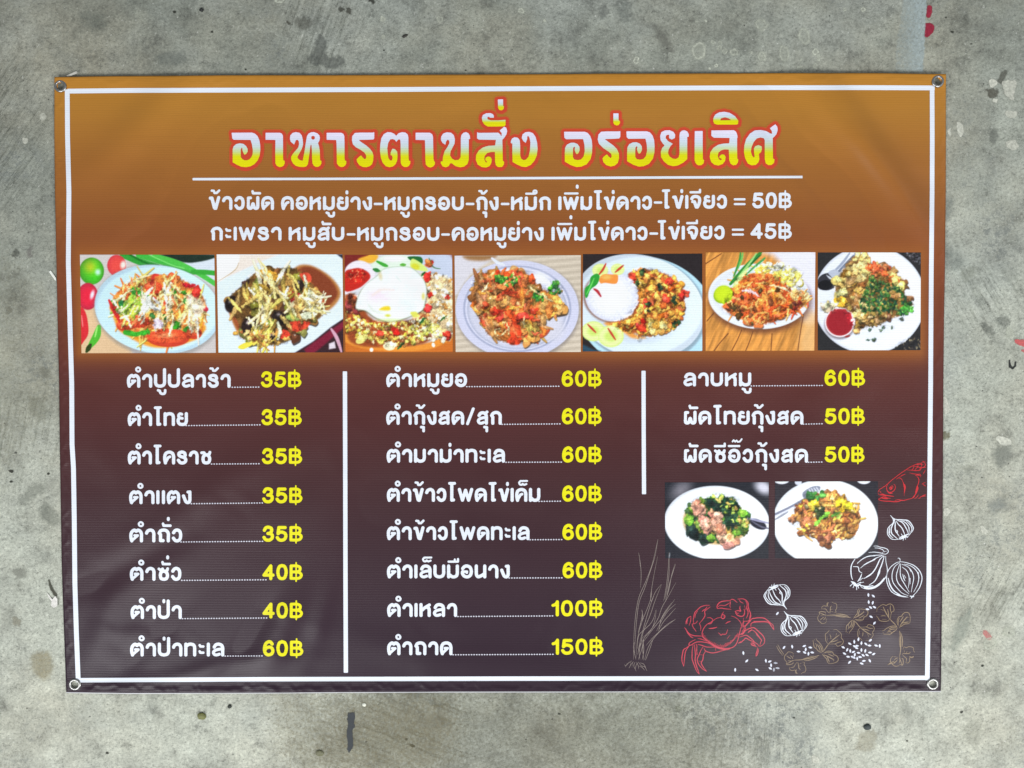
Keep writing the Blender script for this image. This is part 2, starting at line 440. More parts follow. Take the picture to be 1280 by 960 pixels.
STROKE = 2.02
def lay(text, gap=1.8):
    """glyph strokes of a text in units; returns list of (x, strokes, is_mark, stem_x) and the width"""
    out = []; x = 0.0; last = None; above = False
    for ch in text:
        if ch == ' ':
            x += 6; continue
        if ch in MK:
            base = last; dy = 0
            if ch in '่้๊' and above: dy = 6.7 if ch == '่' else 0
            dx = base
            if prev == 'ป' and ch == '่': dx -= 5.2
            st = MK[ch][1]
            if ch == 'ิ' and prev == 'พ': st = [(False, np.array([[-14.8, 18.2], [0.4, 18.2]]), .66)]
            out.append((dx, dy, st))
            if ch in 'ัิีึื': above = True
            continue
        if ch == 'ำ':
            out.append((x, 0, MK['NIK'][1])); ch = 'า'
        w, st = G[ch]
        out.append((x, 0, st))
        last = x + w; above = False; prev = ch
        x += w + 2 * STROKE + gap
    return out, x - gap - 2 * STROKE

def write_text(fld, text, xl, xr, base_l, base_r=None, sy=1.0, weight=1.0):
    """text between two outer edges, standing on a base line"""
    base_r = base_l if base_r is None else base_r
    gl, w = lay(text)
    k = (xr - xl - 2 * STROKE) / max(w, 1e-6) if w > 0 else 1.0
    for dx, dy, st in gl:
        for smooth, P, wt in st:
            Q = cr(P, 5) if smooth else P
            X = xl + STROKE + (Q[:, 0] + dx) * k
            b = base_l + (base_r - base_l) * (X - xl) / (xr - xl)
            Y = b - STROKE - (Q[:, 1] + dy) * sy * 1.035
            fld.stroke(np.stack([X, Y], 1), STROKE * wt * weight)

# ----------------------------------------------------------------------------
# the concrete floor
# ----------------------------------------------------------------------------
def concrete_material():
    m, nt, b = new_mat('worn_concrete')
    tc = node(nt, 'ShaderNodeTexCoord')
    P = tc.outputs['Object']
    def noise(scale, detail=6.0, rough=0.6, vec=None, dist=0.0):
        n = node(nt, 'ShaderNodeTexNoise', Scale=scale, Detail=detail, Roughness=rough, Distortion=dist)
        nt.links.new(vec or P, n.inputs['Vector'])
        return n.outputs['Fac']
    def mapped(rot, scale, loc=(0, 0, 0)):
        mp = node(nt, 'ShaderNodeMapping')
        mp.vector_type = 'TEXTURE'
        mp.inputs['Rotation'].default_value = (0, 0, math.radians(rot))
        mp.inputs['Scale'].default_value = tuple(1.0 / q for q in scale)
        mp.inputs['Location'].default_value = loc
        nt.links.new(P, mp.inputs['Vector'])
        return mp.outputs[0]
    # broad tone: paler towards the near side, darker grey at the far side
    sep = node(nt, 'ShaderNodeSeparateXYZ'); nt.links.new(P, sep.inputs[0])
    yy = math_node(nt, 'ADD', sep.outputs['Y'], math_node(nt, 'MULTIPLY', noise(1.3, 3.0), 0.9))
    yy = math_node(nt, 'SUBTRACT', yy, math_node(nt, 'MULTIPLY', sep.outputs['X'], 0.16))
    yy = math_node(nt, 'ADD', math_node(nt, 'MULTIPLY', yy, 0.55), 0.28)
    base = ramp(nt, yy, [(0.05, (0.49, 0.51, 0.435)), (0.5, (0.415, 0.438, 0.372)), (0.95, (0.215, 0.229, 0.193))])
    # hue patches
    c = mix(nt, 'MIX', ramp(nt, noise(3.2, 5.0), [(0.42, 0.0), (0.68, 0.42)]), base, (0.42, 0.385, 0.285))
    c = mix(nt, 'MIX', ramp(nt, noise(4.1, 6.0, vec=mapped(0, (1, 1, 1), (5, 3, 0))), [(0.48, 0.0), (0.66, 0.5)]), c, (0.37, 0.40, 0.365))
    # blotches and scuffs
    c = mix(nt, 'MULTIPLY', 1.0, c, ramp(nt, noise(11, 12.0, 0.72, dist=0.15), [(0.34, 0.62), (0.46, 0.93), (0.54, 1.02), (0.64, 1.14)]))
    c = mix(nt, 'MULTIPLY', 0.85, c, ramp(nt, noise(30, 12.0, 0.82), [(0.38, 0.50), (0.455, 0.90), (0.53, 1.03), (0.62, 1.20)]))
    c = mix(nt, 'MULTIPLY', 0.8, c, ramp(nt, noise(190, 6.0, 0.85), [(0.36, 0.45), (0.46, 0.92), (0.54, 1.05), (0.64, 1.38)]))
    fleck = ramp(nt, noise(150, 6.0, 0.8, vec=mapped(25, (1, 1.6, 1), (3, 8, 0))), [(0.565, 0.0), (0.62, 0.8)])
    c = mix(nt, 'MIX', fleck, c, (0.13, 0.14, 0.12))
    chip = ramp(nt, noise(120, 5.0, 0.8, vec=mapped(60, (1, 1.4, 1), (6, 2, 0))), [(0.61, 0.0), (0.66, 0.75)])
    c = mix(nt, 'MIX', chip, c, (0.60, 0.61, 0.55))
    patch = ramp(nt, noise(3.6, 4.0, vec=mapped(0, (1, 1, 1), (9, 1, 0))), [(0.52, 0.0), (0.64, 1.0)])
    dark = math_node(nt, 'MULTIPLY', patch, ramp(nt, noise(60, 10.0, 0.85, dist=0.15), [(0.48, 0.0), (0.57, 0.8)]))
    c = mix(nt, 'MIX', dark, c, (0.15, 0.165, 0.155))
    # trowel scratches in two directions, in patches
    hts = []
    for rot, at, rad in ((-35, (-0.86, 0.45), 0.30), (70, (-0.24, -0.60), 0.26), (-12, (-0.84, -0.10), 0.24), (-4, (0.42, -0.62), 0.22), (-28, (0.86, -0.36), 0.22), (-20, (-0.30, 0.62), 0.24), (30, (0.80, 0.15), 0.16)):
        s1 = noise(1.0, 4.0, 0.7, vec=mapped(rot, (170, 9, 1)))
        dd = node(nt, 'ShaderNodeVectorMath', operation='DISTANCE'); nt.links.new(P, dd.inputs[0]); dd.inputs[1].default_value = (at[0], at[1], 0)
        area = ramp(nt, math_node(nt, 'ADD', math_node(nt, 'DIVIDE', dd.outputs['Value'], rad), math_node(nt, 'MULTIPLY', noise(9, 3.0, vec=mapped(rot, (1, 1, 1), (at[0], 1, 0))), 0.9)), [(0.6, 1.0), (1.0, 0.0)])
        line = math_node(nt, 'MULTIPLY', ramp(nt, s1, [(0.50, 0.0), (0.66, 1.0)]), area)
        pale = math_node(nt, 'MULTIPLY', ramp(nt, s1, [(0.32, 1.0), (0.45, 0.0)]), area)
        c = mix(nt, 'MULTIPLY', math_node(nt, 'MULTIPLY', line, 0.75), c, (0.60, 0.61, 0.58))
        c = mix(nt, 'MIX', math_node(nt, 'MULTIPLY', pale, 0.22), c, (0.55, 0.57, 0.5))
        hts.append(line)
    # pale lime specks and dark pits
    v1 = node(nt, 'ShaderNodeTexVoronoi', Scale=42.0, Randomness=1.0); nt.links.new(P, v1.inputs['Vector'])
    sp = math_node(nt, 'MULTIPLY', ramp(nt, v1.outputs['Distance'], [(0.035, 1.0), (0.065, 0.0)]), ramp(nt, noise(7, 2.0), [(0.5, 0.0), (0.58, 1.0)]))
    c = mix(nt, 'MIX', math_node(nt, 'MULTIPLY', sp, 0.8), c, (0.62, 0.63, 0.58))
    v2 = node(nt, 'ShaderNodeTexVoronoi', Scale=55.0, Randomness=1.0); nt.links.new(mapped(20, (1, 1, 1), (4, 4, 0)), v2.inputs['Vector'])
    pit = math_node(nt, 'MULTIPLY', ramp(nt, v2.outputs['Distance'], [(0.04, 1.0), (0.085, 0.0)]), ramp(nt, noise(9, 2.0, vec=mapped(0, (1, 1, 1), (7, 7, 0))), [(0.5, 0.0), (0.6, 1.0)]))
    c = mix(nt, 'MIX', math_node(nt, 'MULTIPLY', pit, 0.8), c, (0.07, 0.075, 0.065))
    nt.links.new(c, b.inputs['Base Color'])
    h = math_node(nt, 'ADD', math_node(nt, 'MULTIPLY', noise(60, 8.0, 0.75), 1.0), math_node(nt, 'MULTIPLY', noise(300, 3.0, 0.7), 0.35))
    for l in hts: h = math_node(nt, 'SUBTRACT', h, math_node(nt, 'MULTIPLY', l, 0.35))
    h = math_node(nt, 'SUBTRACT', h, math_node(nt, 'MULTIPLY', pit, 0.8))
    bp = node(nt, 'ShaderNodeBump', Strength=0.8, Distance=0.0026)
    nt.links.new(h, bp.inputs['Height']); nt.links.new(bp.outputs[0], b.inputs['Normal'])
    b.inputs['Roughness'].default_value = 0.72
    b.inputs['Specular IOR Level'].default_value = 0.35
    return m
CONCRETE = concrete_material()

n = 41
gx, gy = np.meshgrid(np.linspace(-5, 5, n), np.linspace(-5, 5, n))
co = np.stack([gx.ravel(), gy.ravel(), 0 * gx.ravel()], 1)
q = (np.arange(n - 1)[:, None] * n + np.arange(n - 1)[None]).ravel()
loops = np.stack([q, q + 1, q + n + 1, q + n], 1).ravel()
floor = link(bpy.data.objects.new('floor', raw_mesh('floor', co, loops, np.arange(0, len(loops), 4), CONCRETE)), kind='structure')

def stain_material():
    m, nt, b = new_mat('floor_marks')
    at = node(nt, 'ShaderNodeAttribute', attribute_name='Ink')
    tc = node(nt, 'ShaderNodeTexCoord')
    nz = node(nt, 'ShaderNodeTexNoise', Scale=210.0, Detail=6.0, Roughness=0.75); nt.links.new(tc.outputs['Object'], nz.inputs['Vector'])
    nt.links.new(mix(nt, 'MULTIPLY', 1.0, at.outputs['Color'], ramp(nt, nz.outputs['Fac'], [(0.3, 0.75), (0.7, 1.15)])), b.inputs['Base Color'])
    a = math_node(nt, 'ADD', at.outputs['Alpha'], math_node(nt, 'MULTIPLY', math_node(nt, 'SUBTRACT', nz.outputs['Fac'], 0.5), 0.75))
    a = math_node(nt, 'MULTIPLY', a, math_node(nt, 'GREATER_THAN', at.outputs['Alpha'], 0.001), clamp=True)
    nt.links.new(a, b.inputs['Alpha'])
    b.inputs['Roughness'].default_value = 0.75
    b.inputs['Specular IOR Level'].default_value = 0.3
    return m
STAIN = stain_material()
MARKN = [0]
def floor_mark(name, outline, color, strength=0.8, soft=1.5, rough=1.5, ring=None, smooth=True, holes=None):
    """a stain, paint mark or painted-in shadow on the concrete, following a traced outline"""
    P = pts(outline) if isinstance(outline, str) else np.asarray(outline, float)
    if smooth and len(P) > 2: P = cr(P, 4, True)
    m = 4 + soft
    u0, v0 = P.min(0) - m; u1, v1 = P.max(0) + m
    p = 0.8 if max(u1 - u0, v1 - v0) > 30 else 0.5
    U, V = np.meshgrid(np.arange(u0, u1 + p, p), np.arange(v0, v1 + p, p))
    f = poly_sdf(P, U, V) + rough * 2.2 * (fbm(U / 4.0, V / 4.0, 91 + MARKN[0], 3) - 0.5)
    al = sm(-soft * .5, soft * .5, f) * strength
    if name == 'cement_band': al = al * (0.25 + 0.75 * sm(1118, 1154, U))
    if ring: al = al * (0.35 + 0.65 * np.exp(-((f - ring) / 1.3) ** 2)) * (0.6 + 0.8 * fbm(U / 2.2, V / 2.2, 7, 2))
    ny, nx = U.shape
    x, y = ground(U.ravel(), V.ravel())
    MARKN[0] += 1
    co = np.stack([x, y, 0 * x + 0.00035 + 0.00004 * (MARKN[0] % 12)], 1)
    q = (np.arange(ny - 1)[:, None] * nx + np.arange(nx - 1)[None]).ravel()
    A = al.ravel()
    keep = (A[q] + A[q + 1] + A[q + nx] + A[q + nx + 1]) > 0.002
    q = q[keep]
    loops = np.stack([q + nx, q + nx + 1, q + 1, q], 1).ravel()
    u_, inv = np.unique(loops, return_inverse=True)
    c = np.concatenate([np.repeat(lin(color)[None], len(u_), 0), A[u_][:, None]], 1)
    me = raw_mesh(name, co[u_], inv.ravel(), np.arange(0, len(loops), 4), STAIN, c)
    return link(bpy.data.objects.new(name, me), floor)

def blob_pts(u, v, r, r2=None, seed=0, n=9, j=0.22):
    rr = np.random.RandomState(seed)
    a = np.linspace(0, 2 * np.pi, n, endpoint=False)
    k = 1 + j * (rr.rand(n) * 2 - 1)
    return np.stack([u + r * k * np.cos(a), v + (r2 or r) * k * np.sin(a)], 1)

# crusty lime rings left of the top right corner
for i, (u, v, r, r2, s) in enumerate([(873, 64, 9.5, 11, .75), (899, 60, 4, 4, .55), (906, 64, 4, 3.5, .6), (918, 65, 5, 5.5, .6), (891, 53, 2.5, 3, .6),
        (900, 53, 2.5, 2, .5), (951, 31, 9, 9, .55), (953, 70, 5.5, 6.5, .6), (979, 66, 7, 10, .6), (1005, 45, 10, 12, .6), (1019, 65, 4.5, 4.5, .7),
        (1001, 75, 2.2, 2.2, .7), (1023, 72, 2.5, 5, .6), (1019, 82, 2.4, 3, .6), (1001, 86, 4.5, 4, .5), (1079, 12, 3.5, 3.6, .75), (1056, 12, 2.6, 2.6, .6),
        (652, 14, 4, 4, .7), (681, 26, 1.6, 1.6, .8), (795, 76, 4.2, 4.5, .8), (895, 82, 2, 2, .8), (887, 85.5, 2, 2, .8), (939, 66, 2, 2, .6),
        (871, 27, 1.8, 1.8, .7), (882, 26, 1.6, 1.6, .8), (478, 24, 3, 3.5, .7), (479, 46, 2.2, 2.6, .6), (550, 24, 4, 4.5, .5), (349, 1, 6, 3.5, .8),
        (1237, 805, 9, 8, .55), (1261, 790, 8, 7, .4), (1262, 415, 6, 7, .5)]):
    floor_mark('lime_ring', blob_pts(u, v, r, r2, i), (196, 200, 184), s * 1.0, 1.3, 0.8, ring=min(r, r2) * .25)
# white plaster crumbs and smears
for i, (o, s) in enumerate([('1253,102 1269,101 1268,113 1266,125 1257,120 1254,110', .7), ('1236,100 1245,100 1246,106 1238,109', .85), ('1242,123 1246,124 1245,129 1241,127', .85),
        ('1256,140 1263,139 1271,140 1270,146 1260,147', .7), ('1197,152 1203,155 1204,168 1199,170 1196,160', .8), ('1184,162 1189,160 1188,170 1185,168', .8),
        ('1257,177 1268,175 1273,183 1266,188 1259,184', .7), ('1179,497 1184,499 1187,512 1182,517 1179,510', .7), ('1245,547 1253,545 1264,550 1262,556 1250,556', .85),
        ('1180,635 1188,637 1186,643 1179,645', .8), ('1225,657 1230,658 1235,665 1231,668 1226,663', .8), ('1120,893 1131,895 1130,905 1122,903', .45),
        ('1014,945 1022,946 1023,953 1017,954', .7), ('1249,857 1258,855 1262,862 1252,866', .3), ('51,143 56,141 58,148 52,150', .6), ('29,172 35,173 34,179 30,179', .7)]):
    floor_mark('plaster_smear', o, (205, 206, 192), s, 1.2, 1.4)
# red paint
for o, c, s in [('1159,8 1164,8 1165,15 1162,22 1158,20', (150, 42, 62), .95), ('1156,30 1163,29 1168,34 1166,41 1160,46 1155,46 1156,38', (146, 36, 58), .97),
                ('1268,425 1276,424 1281,427 1281,433 1272,431', (212, 98, 98), .75), ('1276,438 1281,437 1281,442', (200, 105, 105), .7),
                ('1228,788 1234,789 1240,797 1236,800 1230,795', (205, 120, 118), .55)]:
    floor_mark('red_paint', o, c, s, 1.0, 0.8)
# bluish cement band with a hard right-hand edge
floor_mark('cement_band', '1129,-6 1158.5,-6 1157,20 1156,50 1153.5,90 1119,90 1121,50 1127,20', (186, 202, 204), .5, 1.6, 1.5, smooth=False)
# darker damp blots
for o, c, s, so in [(a_, b_, c_ * .72, d_ * 2.2) for a_, b_, c_, d_ in [('367,24 386,23 388,32 380,38 370,33', (98, 98, 88), .45, 2), ('398,44 408,52 407,64 411,72 430,72 429,80 416,86 398,82 386,74 392,62', (92, 96, 92), .55, 2),
                    ('425,9 430,11 428,14 424,12', (60, 60, 50), .8, 1), ('433,10 440,12 438,18 433,15', (60, 58, 48), .8, 1), ('459,-2 469,-2 467,5 463,3', (40, 40, 32), .9, 1),
                    ('358,26 364,29 366,32 360,31', (80, 78, 66), .8, 1), ('1233,114 1240,110 1247,112 1245,122 1238,124', (82, 78, 66), .75, 1.2),
                    ('1247,100 1254,88 1259,88 1259,94 1252,104', (92, 92, 82), .7, 1.2), ('1179,541 1187,541 1188,547 1180,549', (105, 100, 66), .7, 1.5),
                    ('1238,168 1246,164 1248,172 1240,180', (120, 124, 116), .5, 2), ('1228,403 1235,406 1242,415 1240,426 1236,418 1229,412', (88, 92, 86), .6, 2.5),
                    ('1245,398 1257,394 1262,404 1252,410', (92, 96, 90), .5, 2.5), ('1194,782 1208,765 1214,762 1210,788 1196,812 1189,812', (150, 160, 150), .45, 5),
                    ('1208,905 1222,900 1226,915 1222,932 1210,928 1204,915', (150, 152, 140), .35, 5), ('1070,935 1078,916 1090,912 1096,922 1088,938', (165, 160, 140), .5, 2),
                    ('15,776 20,772 26,775 25,780 18,782', (150, 148, 132), .8, 1.2), ('50,462 56,459 62,463 61,470 53,472', (136, 136, 122), .6, 1.5),
                    ('8,386 14,385 14,390 9,391', (128, 128, 116), .6, 1.2), ('16,314 22,312 24,318 18,321', (84, 88, 80), .7, 1.5), ('34,312 40,310 39,320 34,322', (128, 122, 120), .5, 1.5),
                    ('50,636 56,628 66,634 74,648 66,656 52,648', (130, 134, 124), .5, 4), ('24,622 36,612 52,604 56,612 40,624 28,630', (138, 142, 132), .5, 4),
                    ('18,712 30,710 32,720 20,722', (140, 142, 132), .6, 2), ('38,498 50,500 60,516 52,526 40,516', (150, 152, 138), .5, 4),
                    ('1200,340 1216,332 1218,344 1206,352', (146, 150, 136), .4, 4), ('1182,250 1190,252 1188,270 1182,275', (128, 136, 132), .5, 4),
                    ('1182,312 1200,318 1204,332 1190,340 1182,330', (130, 138, 132), .4, 5), ('1236,630 1252,622 1256,634 1242,640', (144, 150, 146), .5, 4),
                    ('1242,562 1262,558 1262,572 1250,584 1242,574', (132, 136, 128), .55, 3), ('1206,584 1214,580 1218,588 1210,592', (150, 152, 138), .4, 3),
                    ('844,883 850,880 853,886 847,889', (118, 124, 96), .3, 2), ('750,10 757,8 760,18 752,22', (112, 116, 112), .5, 3), ('815,30 828,38 840,58 838,66 824,50', (112, 112, 104), .5, 4),
                    ('770,6 786,4 790,20 776,28', (108, 114, 110), .35, 6), ('196,70 226,66 232,78 206,82', (118, 124, 118), .5, 5), ('100,16 128,20 132,34 108,36', (120, 126, 118), .4, 6),
                    ('882,876 900,864 906,872 890,880', (150, 156, 140), .3, 4)]]:
    floor_mark('floor_stain', o, c, s, so, 3.2)
# photographer's soft shadow painted in at lower centre, then brownish walked-on patches
floor_mark('shadow_and_brown_patch', '470,850 700,850 860,870 880,980 440,980', (92, 88, 66), .34, 130, 30)
floor_mark('shadow_and_brown_patch', '350,872 470,872 560,880 540,962 380,962', (150, 140, 108), .20, 40, 10)
floor_mark('shadow_and_brown_patch', '-10,330 60,380 66,480 30,560 -10,560', (150, 146, 122), .15, 40, 8)
floor_mark('shadow_and_brown_patch', '40,820 60,815 66,835 58,850 44,842', (160, 150, 118), .4, 8, 2)
# trowel strokes near the lower edge
rr = np.random.RandomState(8)
for i in range(16):
    a = rr.rand(); u = 395 + 150 * rr.rand(); v = 872 + 60 * rr.rand(); L = 30 + 50 * rr.rand()
    floor_mark('trowel_stroke', [(u, v), (u + L * .5, v + L * .2 + 1), (u + L, v + L * .38), (u + L * .5, v + L * .2 + 2.8)], (112, 108, 84), .22, 2.5, 0.8)

# ----------------------------------------------------------------------------
# the banner
# ----------------------------------------------------------------------------
gx0, gy0 = ground(625, 480)
banner = bpy.data.objects.new('menu_banner', None)
banner.empty_display_size = 0.1
link(banner, None, 'brown vinyl Thai menu banner with metal grommets, lying flat on the concrete floor', 'banner')

def print_color(u, v):
    """printed ground of the banner: ochre above, maroon, then dark plum below"""
    vs = np.array([92, 140, 200, 250, 300, 345, 390, 430, 465, 520, 580, 640, 700, 780, 866.])
    cs = np.array([(186, 128, 46), (178, 122, 48), (164, 106, 46), (152, 94, 44), (140, 80, 42), (130, 70, 42), (116, 60, 40), (106, 54, 40),
                   (96, 50, 44), (84, 44, 43), (73, 41, 43), (66, 41, 46), (59, 38, 46), (52, 35, 46), (47, 33, 45)], float)
    c = np.stack([np.interp(v, vs, cs[:, k]) for k in range(3)], -1)
    du = np.maximum(np.maximum(101 - u, u - 1150), 0); dv = np.maximum(np.maximum(318 - v, v - 439), 0)
    w = np.exp(-(np.hypot(du * 1.3, dv) / 15.0) ** 1.5)[..., None] * 0.9
    c = c * (1 - w) + np.array([158, 94, 44]) * w
    return ink(c)

p = 2.0
U, V = np.meshgrid(np.linspace(0, 1, 560), np.linspace(0, 1, 390))
ut = 68 + (1182.5 - 68) * U; ub = 82.8 + (1176 - 82.8) * U
vt = edge_y(E_TOP, ut); vb = edge_y(E_BOT, ub)
vl = 96.2 + (865.3 - 96.2) * V; vr = 92.6 + (863.8 - 92.6) * V
ul = edge_x(E_LEFT, vl); ur = edge_x(E_RIGHT, vr)
uu = ul + (ur - ul) * U; vv = vt + (vb - vt) * V
ny, nx = uu.shape
uv = np.stack([uu.ravel(), vv.ravel()], 1)
q = (np.arange(ny - 1)[:, None] * nx + np.arange(nx - 1)[None]).ravel()
cu = uv[q] + 1.0
keep = np.ones(len(q), bool)
for hu, hv in HOLES: keep &= np.hypot(cu[:, 0] - hu, cu[:, 1] - hv) > 5.6
q = q[keep]
loops = np.stack([q + nx, q + nx + 1, q + 1, q], 1).ravel()
sheet = bpy.data.objects.new('vinyl_sheet', raw_mesh('vinyl_sheet', on_vinyl(uv, 0), loops, np.arange(0, len(loops), 4), VINYL, print_color(uv[:, 0], uv[:, 1])))
link(sheet, banner)
so = sheet.modifiers.new('thickness', 'SOLIDIFY'); so.thickness = 0.0008; so.offset = -1.0

def metal_material():
    m, nt, b = new_mat('nickel')
    b.inputs['Metallic'].default_value = 1.0
    b.inputs['Base Color'].default_value = (0.33, 0.33, 0.32, 1)
    tc = node(nt, 'ShaderNodeTexCoord')
    nz = node(nt, 'ShaderNodeTexNoise', Scale=400.0, Detail=3.0); nt.links.new(tc.outputs['Object'], nz.inputs['Vector'])
    nt.links.new(ramp(nt, nz.outputs['Fac'], [(0.3, 0.24), (0.7, 0.46)]), b.inputs['Roughness'])
    return m
NICKEL = metal_material()
def grommet(u, v):
    prof = [(6.7, -2.4), (6.2, -1.6), (6.0, -0.2), (6.1, 0.7), (6.6, 1.35), (7.4, 1.7), (8.4, 1.65), (9.4, 1.2), (10.1, 0.5), (10.4, 0.0), (10.2, -0.25), (6.6, -0.3), (6.7, -2.4)]
    k = 40; co = []; loops = []
    for a in range(k):
        t = 2 * math.pi * a / k
        for r, z in prof: co.append((r * .001 * math.cos(t), r * .001 * math.sin(t), z * .001))
    m = len(prof)
    for a in range(k):
        for b in range(m - 1):
            loops += [a * m + b, ((a + 1) % k) * m + b, ((a + 1) % k) * m + b + 1, a * m + b + 1]
    me = raw_mesh('grommet', np.array(co), loops, np.arange(0, len(loops), 4), NICKEL)
    o = link(bpy.data.objects.new('grommet', me), banner)
    x, y = ground(u, v, 0.0035)
    h = height(np.array([u]), np.array([v]))[0]
    o.location = (float(x), float(y), float(h) + 0.0002)
    return o
for h_ in HOLES: grommet(*h_)

def put(me, parent=banner, label=None):
    if me is None: return None
    return link(bpy.data.objects.new(me.name, me), parent, label)

WHITE = (232, 238, 248)
YELLOW = (236, 230, 24)
# white frame line, underline and column bars
def band(name, P, w, layer=1, color=WHITE, label=None, closed=False, p=0.9):
    P = np.asarray(P, float)
    f = Field(P[:, 0].min() - 5, P[:, 1].min() - 5, P[:, 0].max() + 5, P[:, 1].max() + 5, p)
    for a, b in zip(P[:-1], P[1:]):
        d = (b - a) / np.hypot(*(b - a)); nrm = np.array([-d[1], d[0]]) * w / 2
        f.poly([a - nrm - d * 0.3, b - nrm + d * .3, b + nrm + d * .3, a + nrm - d * .3], margin=2)
    return put(f.mesh(name, layer, color), label=label)
fr_t = [(84.5, 114), (160, 113.2), (320, 112.6), (480, 112), (640, 111), (800, 110.3), (960, 109.7), (1080, 109.6), (1168, 110)]
fr_r = [(1165, 108), (1165.2, 170), (1165, 240), (1164, 340), (1163.2, 480), (1162, 600), (1161, 720), (1159, 850)]
fr_b = [(95.5, 850.2), (220, 849.6), (320, 849), (480, 848.6), (640, 848.2), (800, 848), (960, 847.8), (1160, 847.2)]
fr_l = [(84.2, 112), (84.6, 170), (86.3, 240), (85.6, 330), (87.5, 400), (89.8, 480), (90.2, 555), (92, 585), (93, 650), (93.8, 730), (95.6, 790), (98, 852)]
band('frame_line', fr_t, 6.0); band('frame_line', fr_r, 5.8, 1.15); band('frame_line', fr_b, 5.6, 1.3); band('frame_line', fr_l, 6.0, 1.45)
band('hem_edge', [(q_[0], q_[1] + 0.35) for q_ in E_BOT[:]], 1.1, 1.2, (196, 196, 200))
band('underline', [(241, 224), (420, 223.6), (640, 222.8), (860, 221.8), (1002.8, 221.3)], 3.1)
band('column_bar', [(431.2, 464.5), (431.6, 600), (431.9, 720), (432.4, 840.6)], 5.4)
band('column_bar', [(804.4, 463.7), (804.6, 540), (805, 617.4)], 5.2)

# two lines under the heading
def text_line(name, chunks, color, v0, v1, p=0.5, layer=1, label=None):
    u0 = min(c[1] for c in chunks) - 4; u1 = max(c[2] for c in chunks) + 4
    f = Field(u0, v0, u1, v1, p)
    for c in chunks: write_text(f, *c)
    return put(f.mesh(name, layer, color), label=label)
text_line('subheading_line', [('ข้าวผัด', 261, 342.6, 262.5, 262.6), ('คอหมูย่าง', 351.5, 465, 262.6, 263), ('-', 466.6, 478.8, 263), ('หมูกรอบ', 480.4, 579.8, 263),
    ('-', 581.6, 593.6, 263), ('กุ้ง', 594.9, 623.2, 263), ('-', 625.4, 637.4, 263), ('หมึก', 638.7, 688.6, 263), ('เพิ่มไข่ดาว', 697.8, 815, 262.8, 262.2),
    ('-', 816.6, 828.4, 261.2), ('ไข่เจียว', 827, 908.8, 261.4, 260.9), ('=', 916.4, 932.6, 260.8), ('50฿', 940.2, 990, 260.6)], WHITE, 228, 276)
text_line('subheading_line', [('กะเพรา', 263.4, 352, 300.8), ('หมูสับ', 360.8, 430.4, 301), ('-', 432.8, 445, 301), ('หมูกรอบ', 446.5, 549.2, 301.2),
    ('-', 551, 563, 301.2), ('คอหมูย่าง', 564.7, 679.6, 301.2), ('เพิ่มไข่ดาว', 689.3, 809.4, 301, 300.4), ('-', 811, 823.2, 300), ('ไข่เจียว', 821.8, 905.8, 299.9, 299.4),
    ('=', 914, 930.6, 298.8), ('45฿', 938, 990, 298.8)], WHITE, 266, 314)

ITEMS = [('ตำปูปลาร้า', 158.8, 288.4, 484.7, '35฿', 326.2, 377.1, 484.4, 289.5, 327), ('ตำไทย', 159.8, 235, 532.6, '35฿', 326.8, 377.5, 531.6, 232, 329),
         ('ตำโคราช', 159.9, 264.4, 580.6, '35฿', 327.4, 378, 580.2, 263.6, 328), ('ตำแตง', 161.6, 239.4, 630.2, '35฿', 327.9, 378.4, 629.2, 238.4, 329.5),
         ('ตำถั่ว', 161.8, 227.9, 678, '35฿', 328.1, 378.7, 677.2, 225.4, 330), ('ตำซั่ว', 162.5, 226.8, 726, '40฿', 328.1, 378.8, 725.2, 226.4, 334),
         ('ตำป่า', 163.4, 227.3, 773.8, '40฿', 328.2, 379, 773, 227.3, 335), ('ตำป่าทะเล', 162.8, 280.4, 820.6, '60฿', 328.7, 379.5, 820.4, 280.6, 331.5),
         ('ตำหมูยอ', 482.9, 583.9, 483.9, '60฿', 702.1, 752.2, 483.4, 582.5, 702.5), ('ตำกุ้งสด/สุก', 482.9, 627.2, 531, '60฿', 702.3, 752.3, 530.4, 626.6, 702.5),
         ('ตำมาม่าทะเล', 483.4, 631.2, 578.4, '60฿', 702.6, 752.4, 578.2, 631.6, 703.5), ('ตำข้าวโพดไข่เค็ม', 483.7, 675.4, 627.3, '60฿', 702.7, 752.4, 627, 673, 703.5),
         ('ตำข้าวโพดทะเล', 483.6, 661.9, 675.2, '60฿', 703, 753, 675, 661.6, 703.5), ('ตำเล็บมือนาง', 483.8, 637.2, 723, '60฿', 703.2, 753.2, 722.8, 635.6, 703.7),
         ('ตำเหลา', 484, 571.4, 771.2, '100฿', 689.2, 754.2, 770.4, 571.5, 692.6), ('ตำถาด', 484, 565.6, 819, '150฿', 689.4, 754.5, 818.4, 565.4, 692.8),
         ('ลาบหมู', 854, 939, 483, '60฿', 1030.6, 1081.5, 482.4, 938, 1030.6), ('ผัดไทยกุ้งสด', 854.6, 1004.2, 530.8, '50฿', 1030.7, 1081.2, 530.2, 1003.4, 1030.6),
         ('ผัดซีอิ๊วกุ้งสด', 854.6, 1009.9, 578.4, '50฿', 1030.7, 1080.8, 578, 1009.6, 1030.8)]
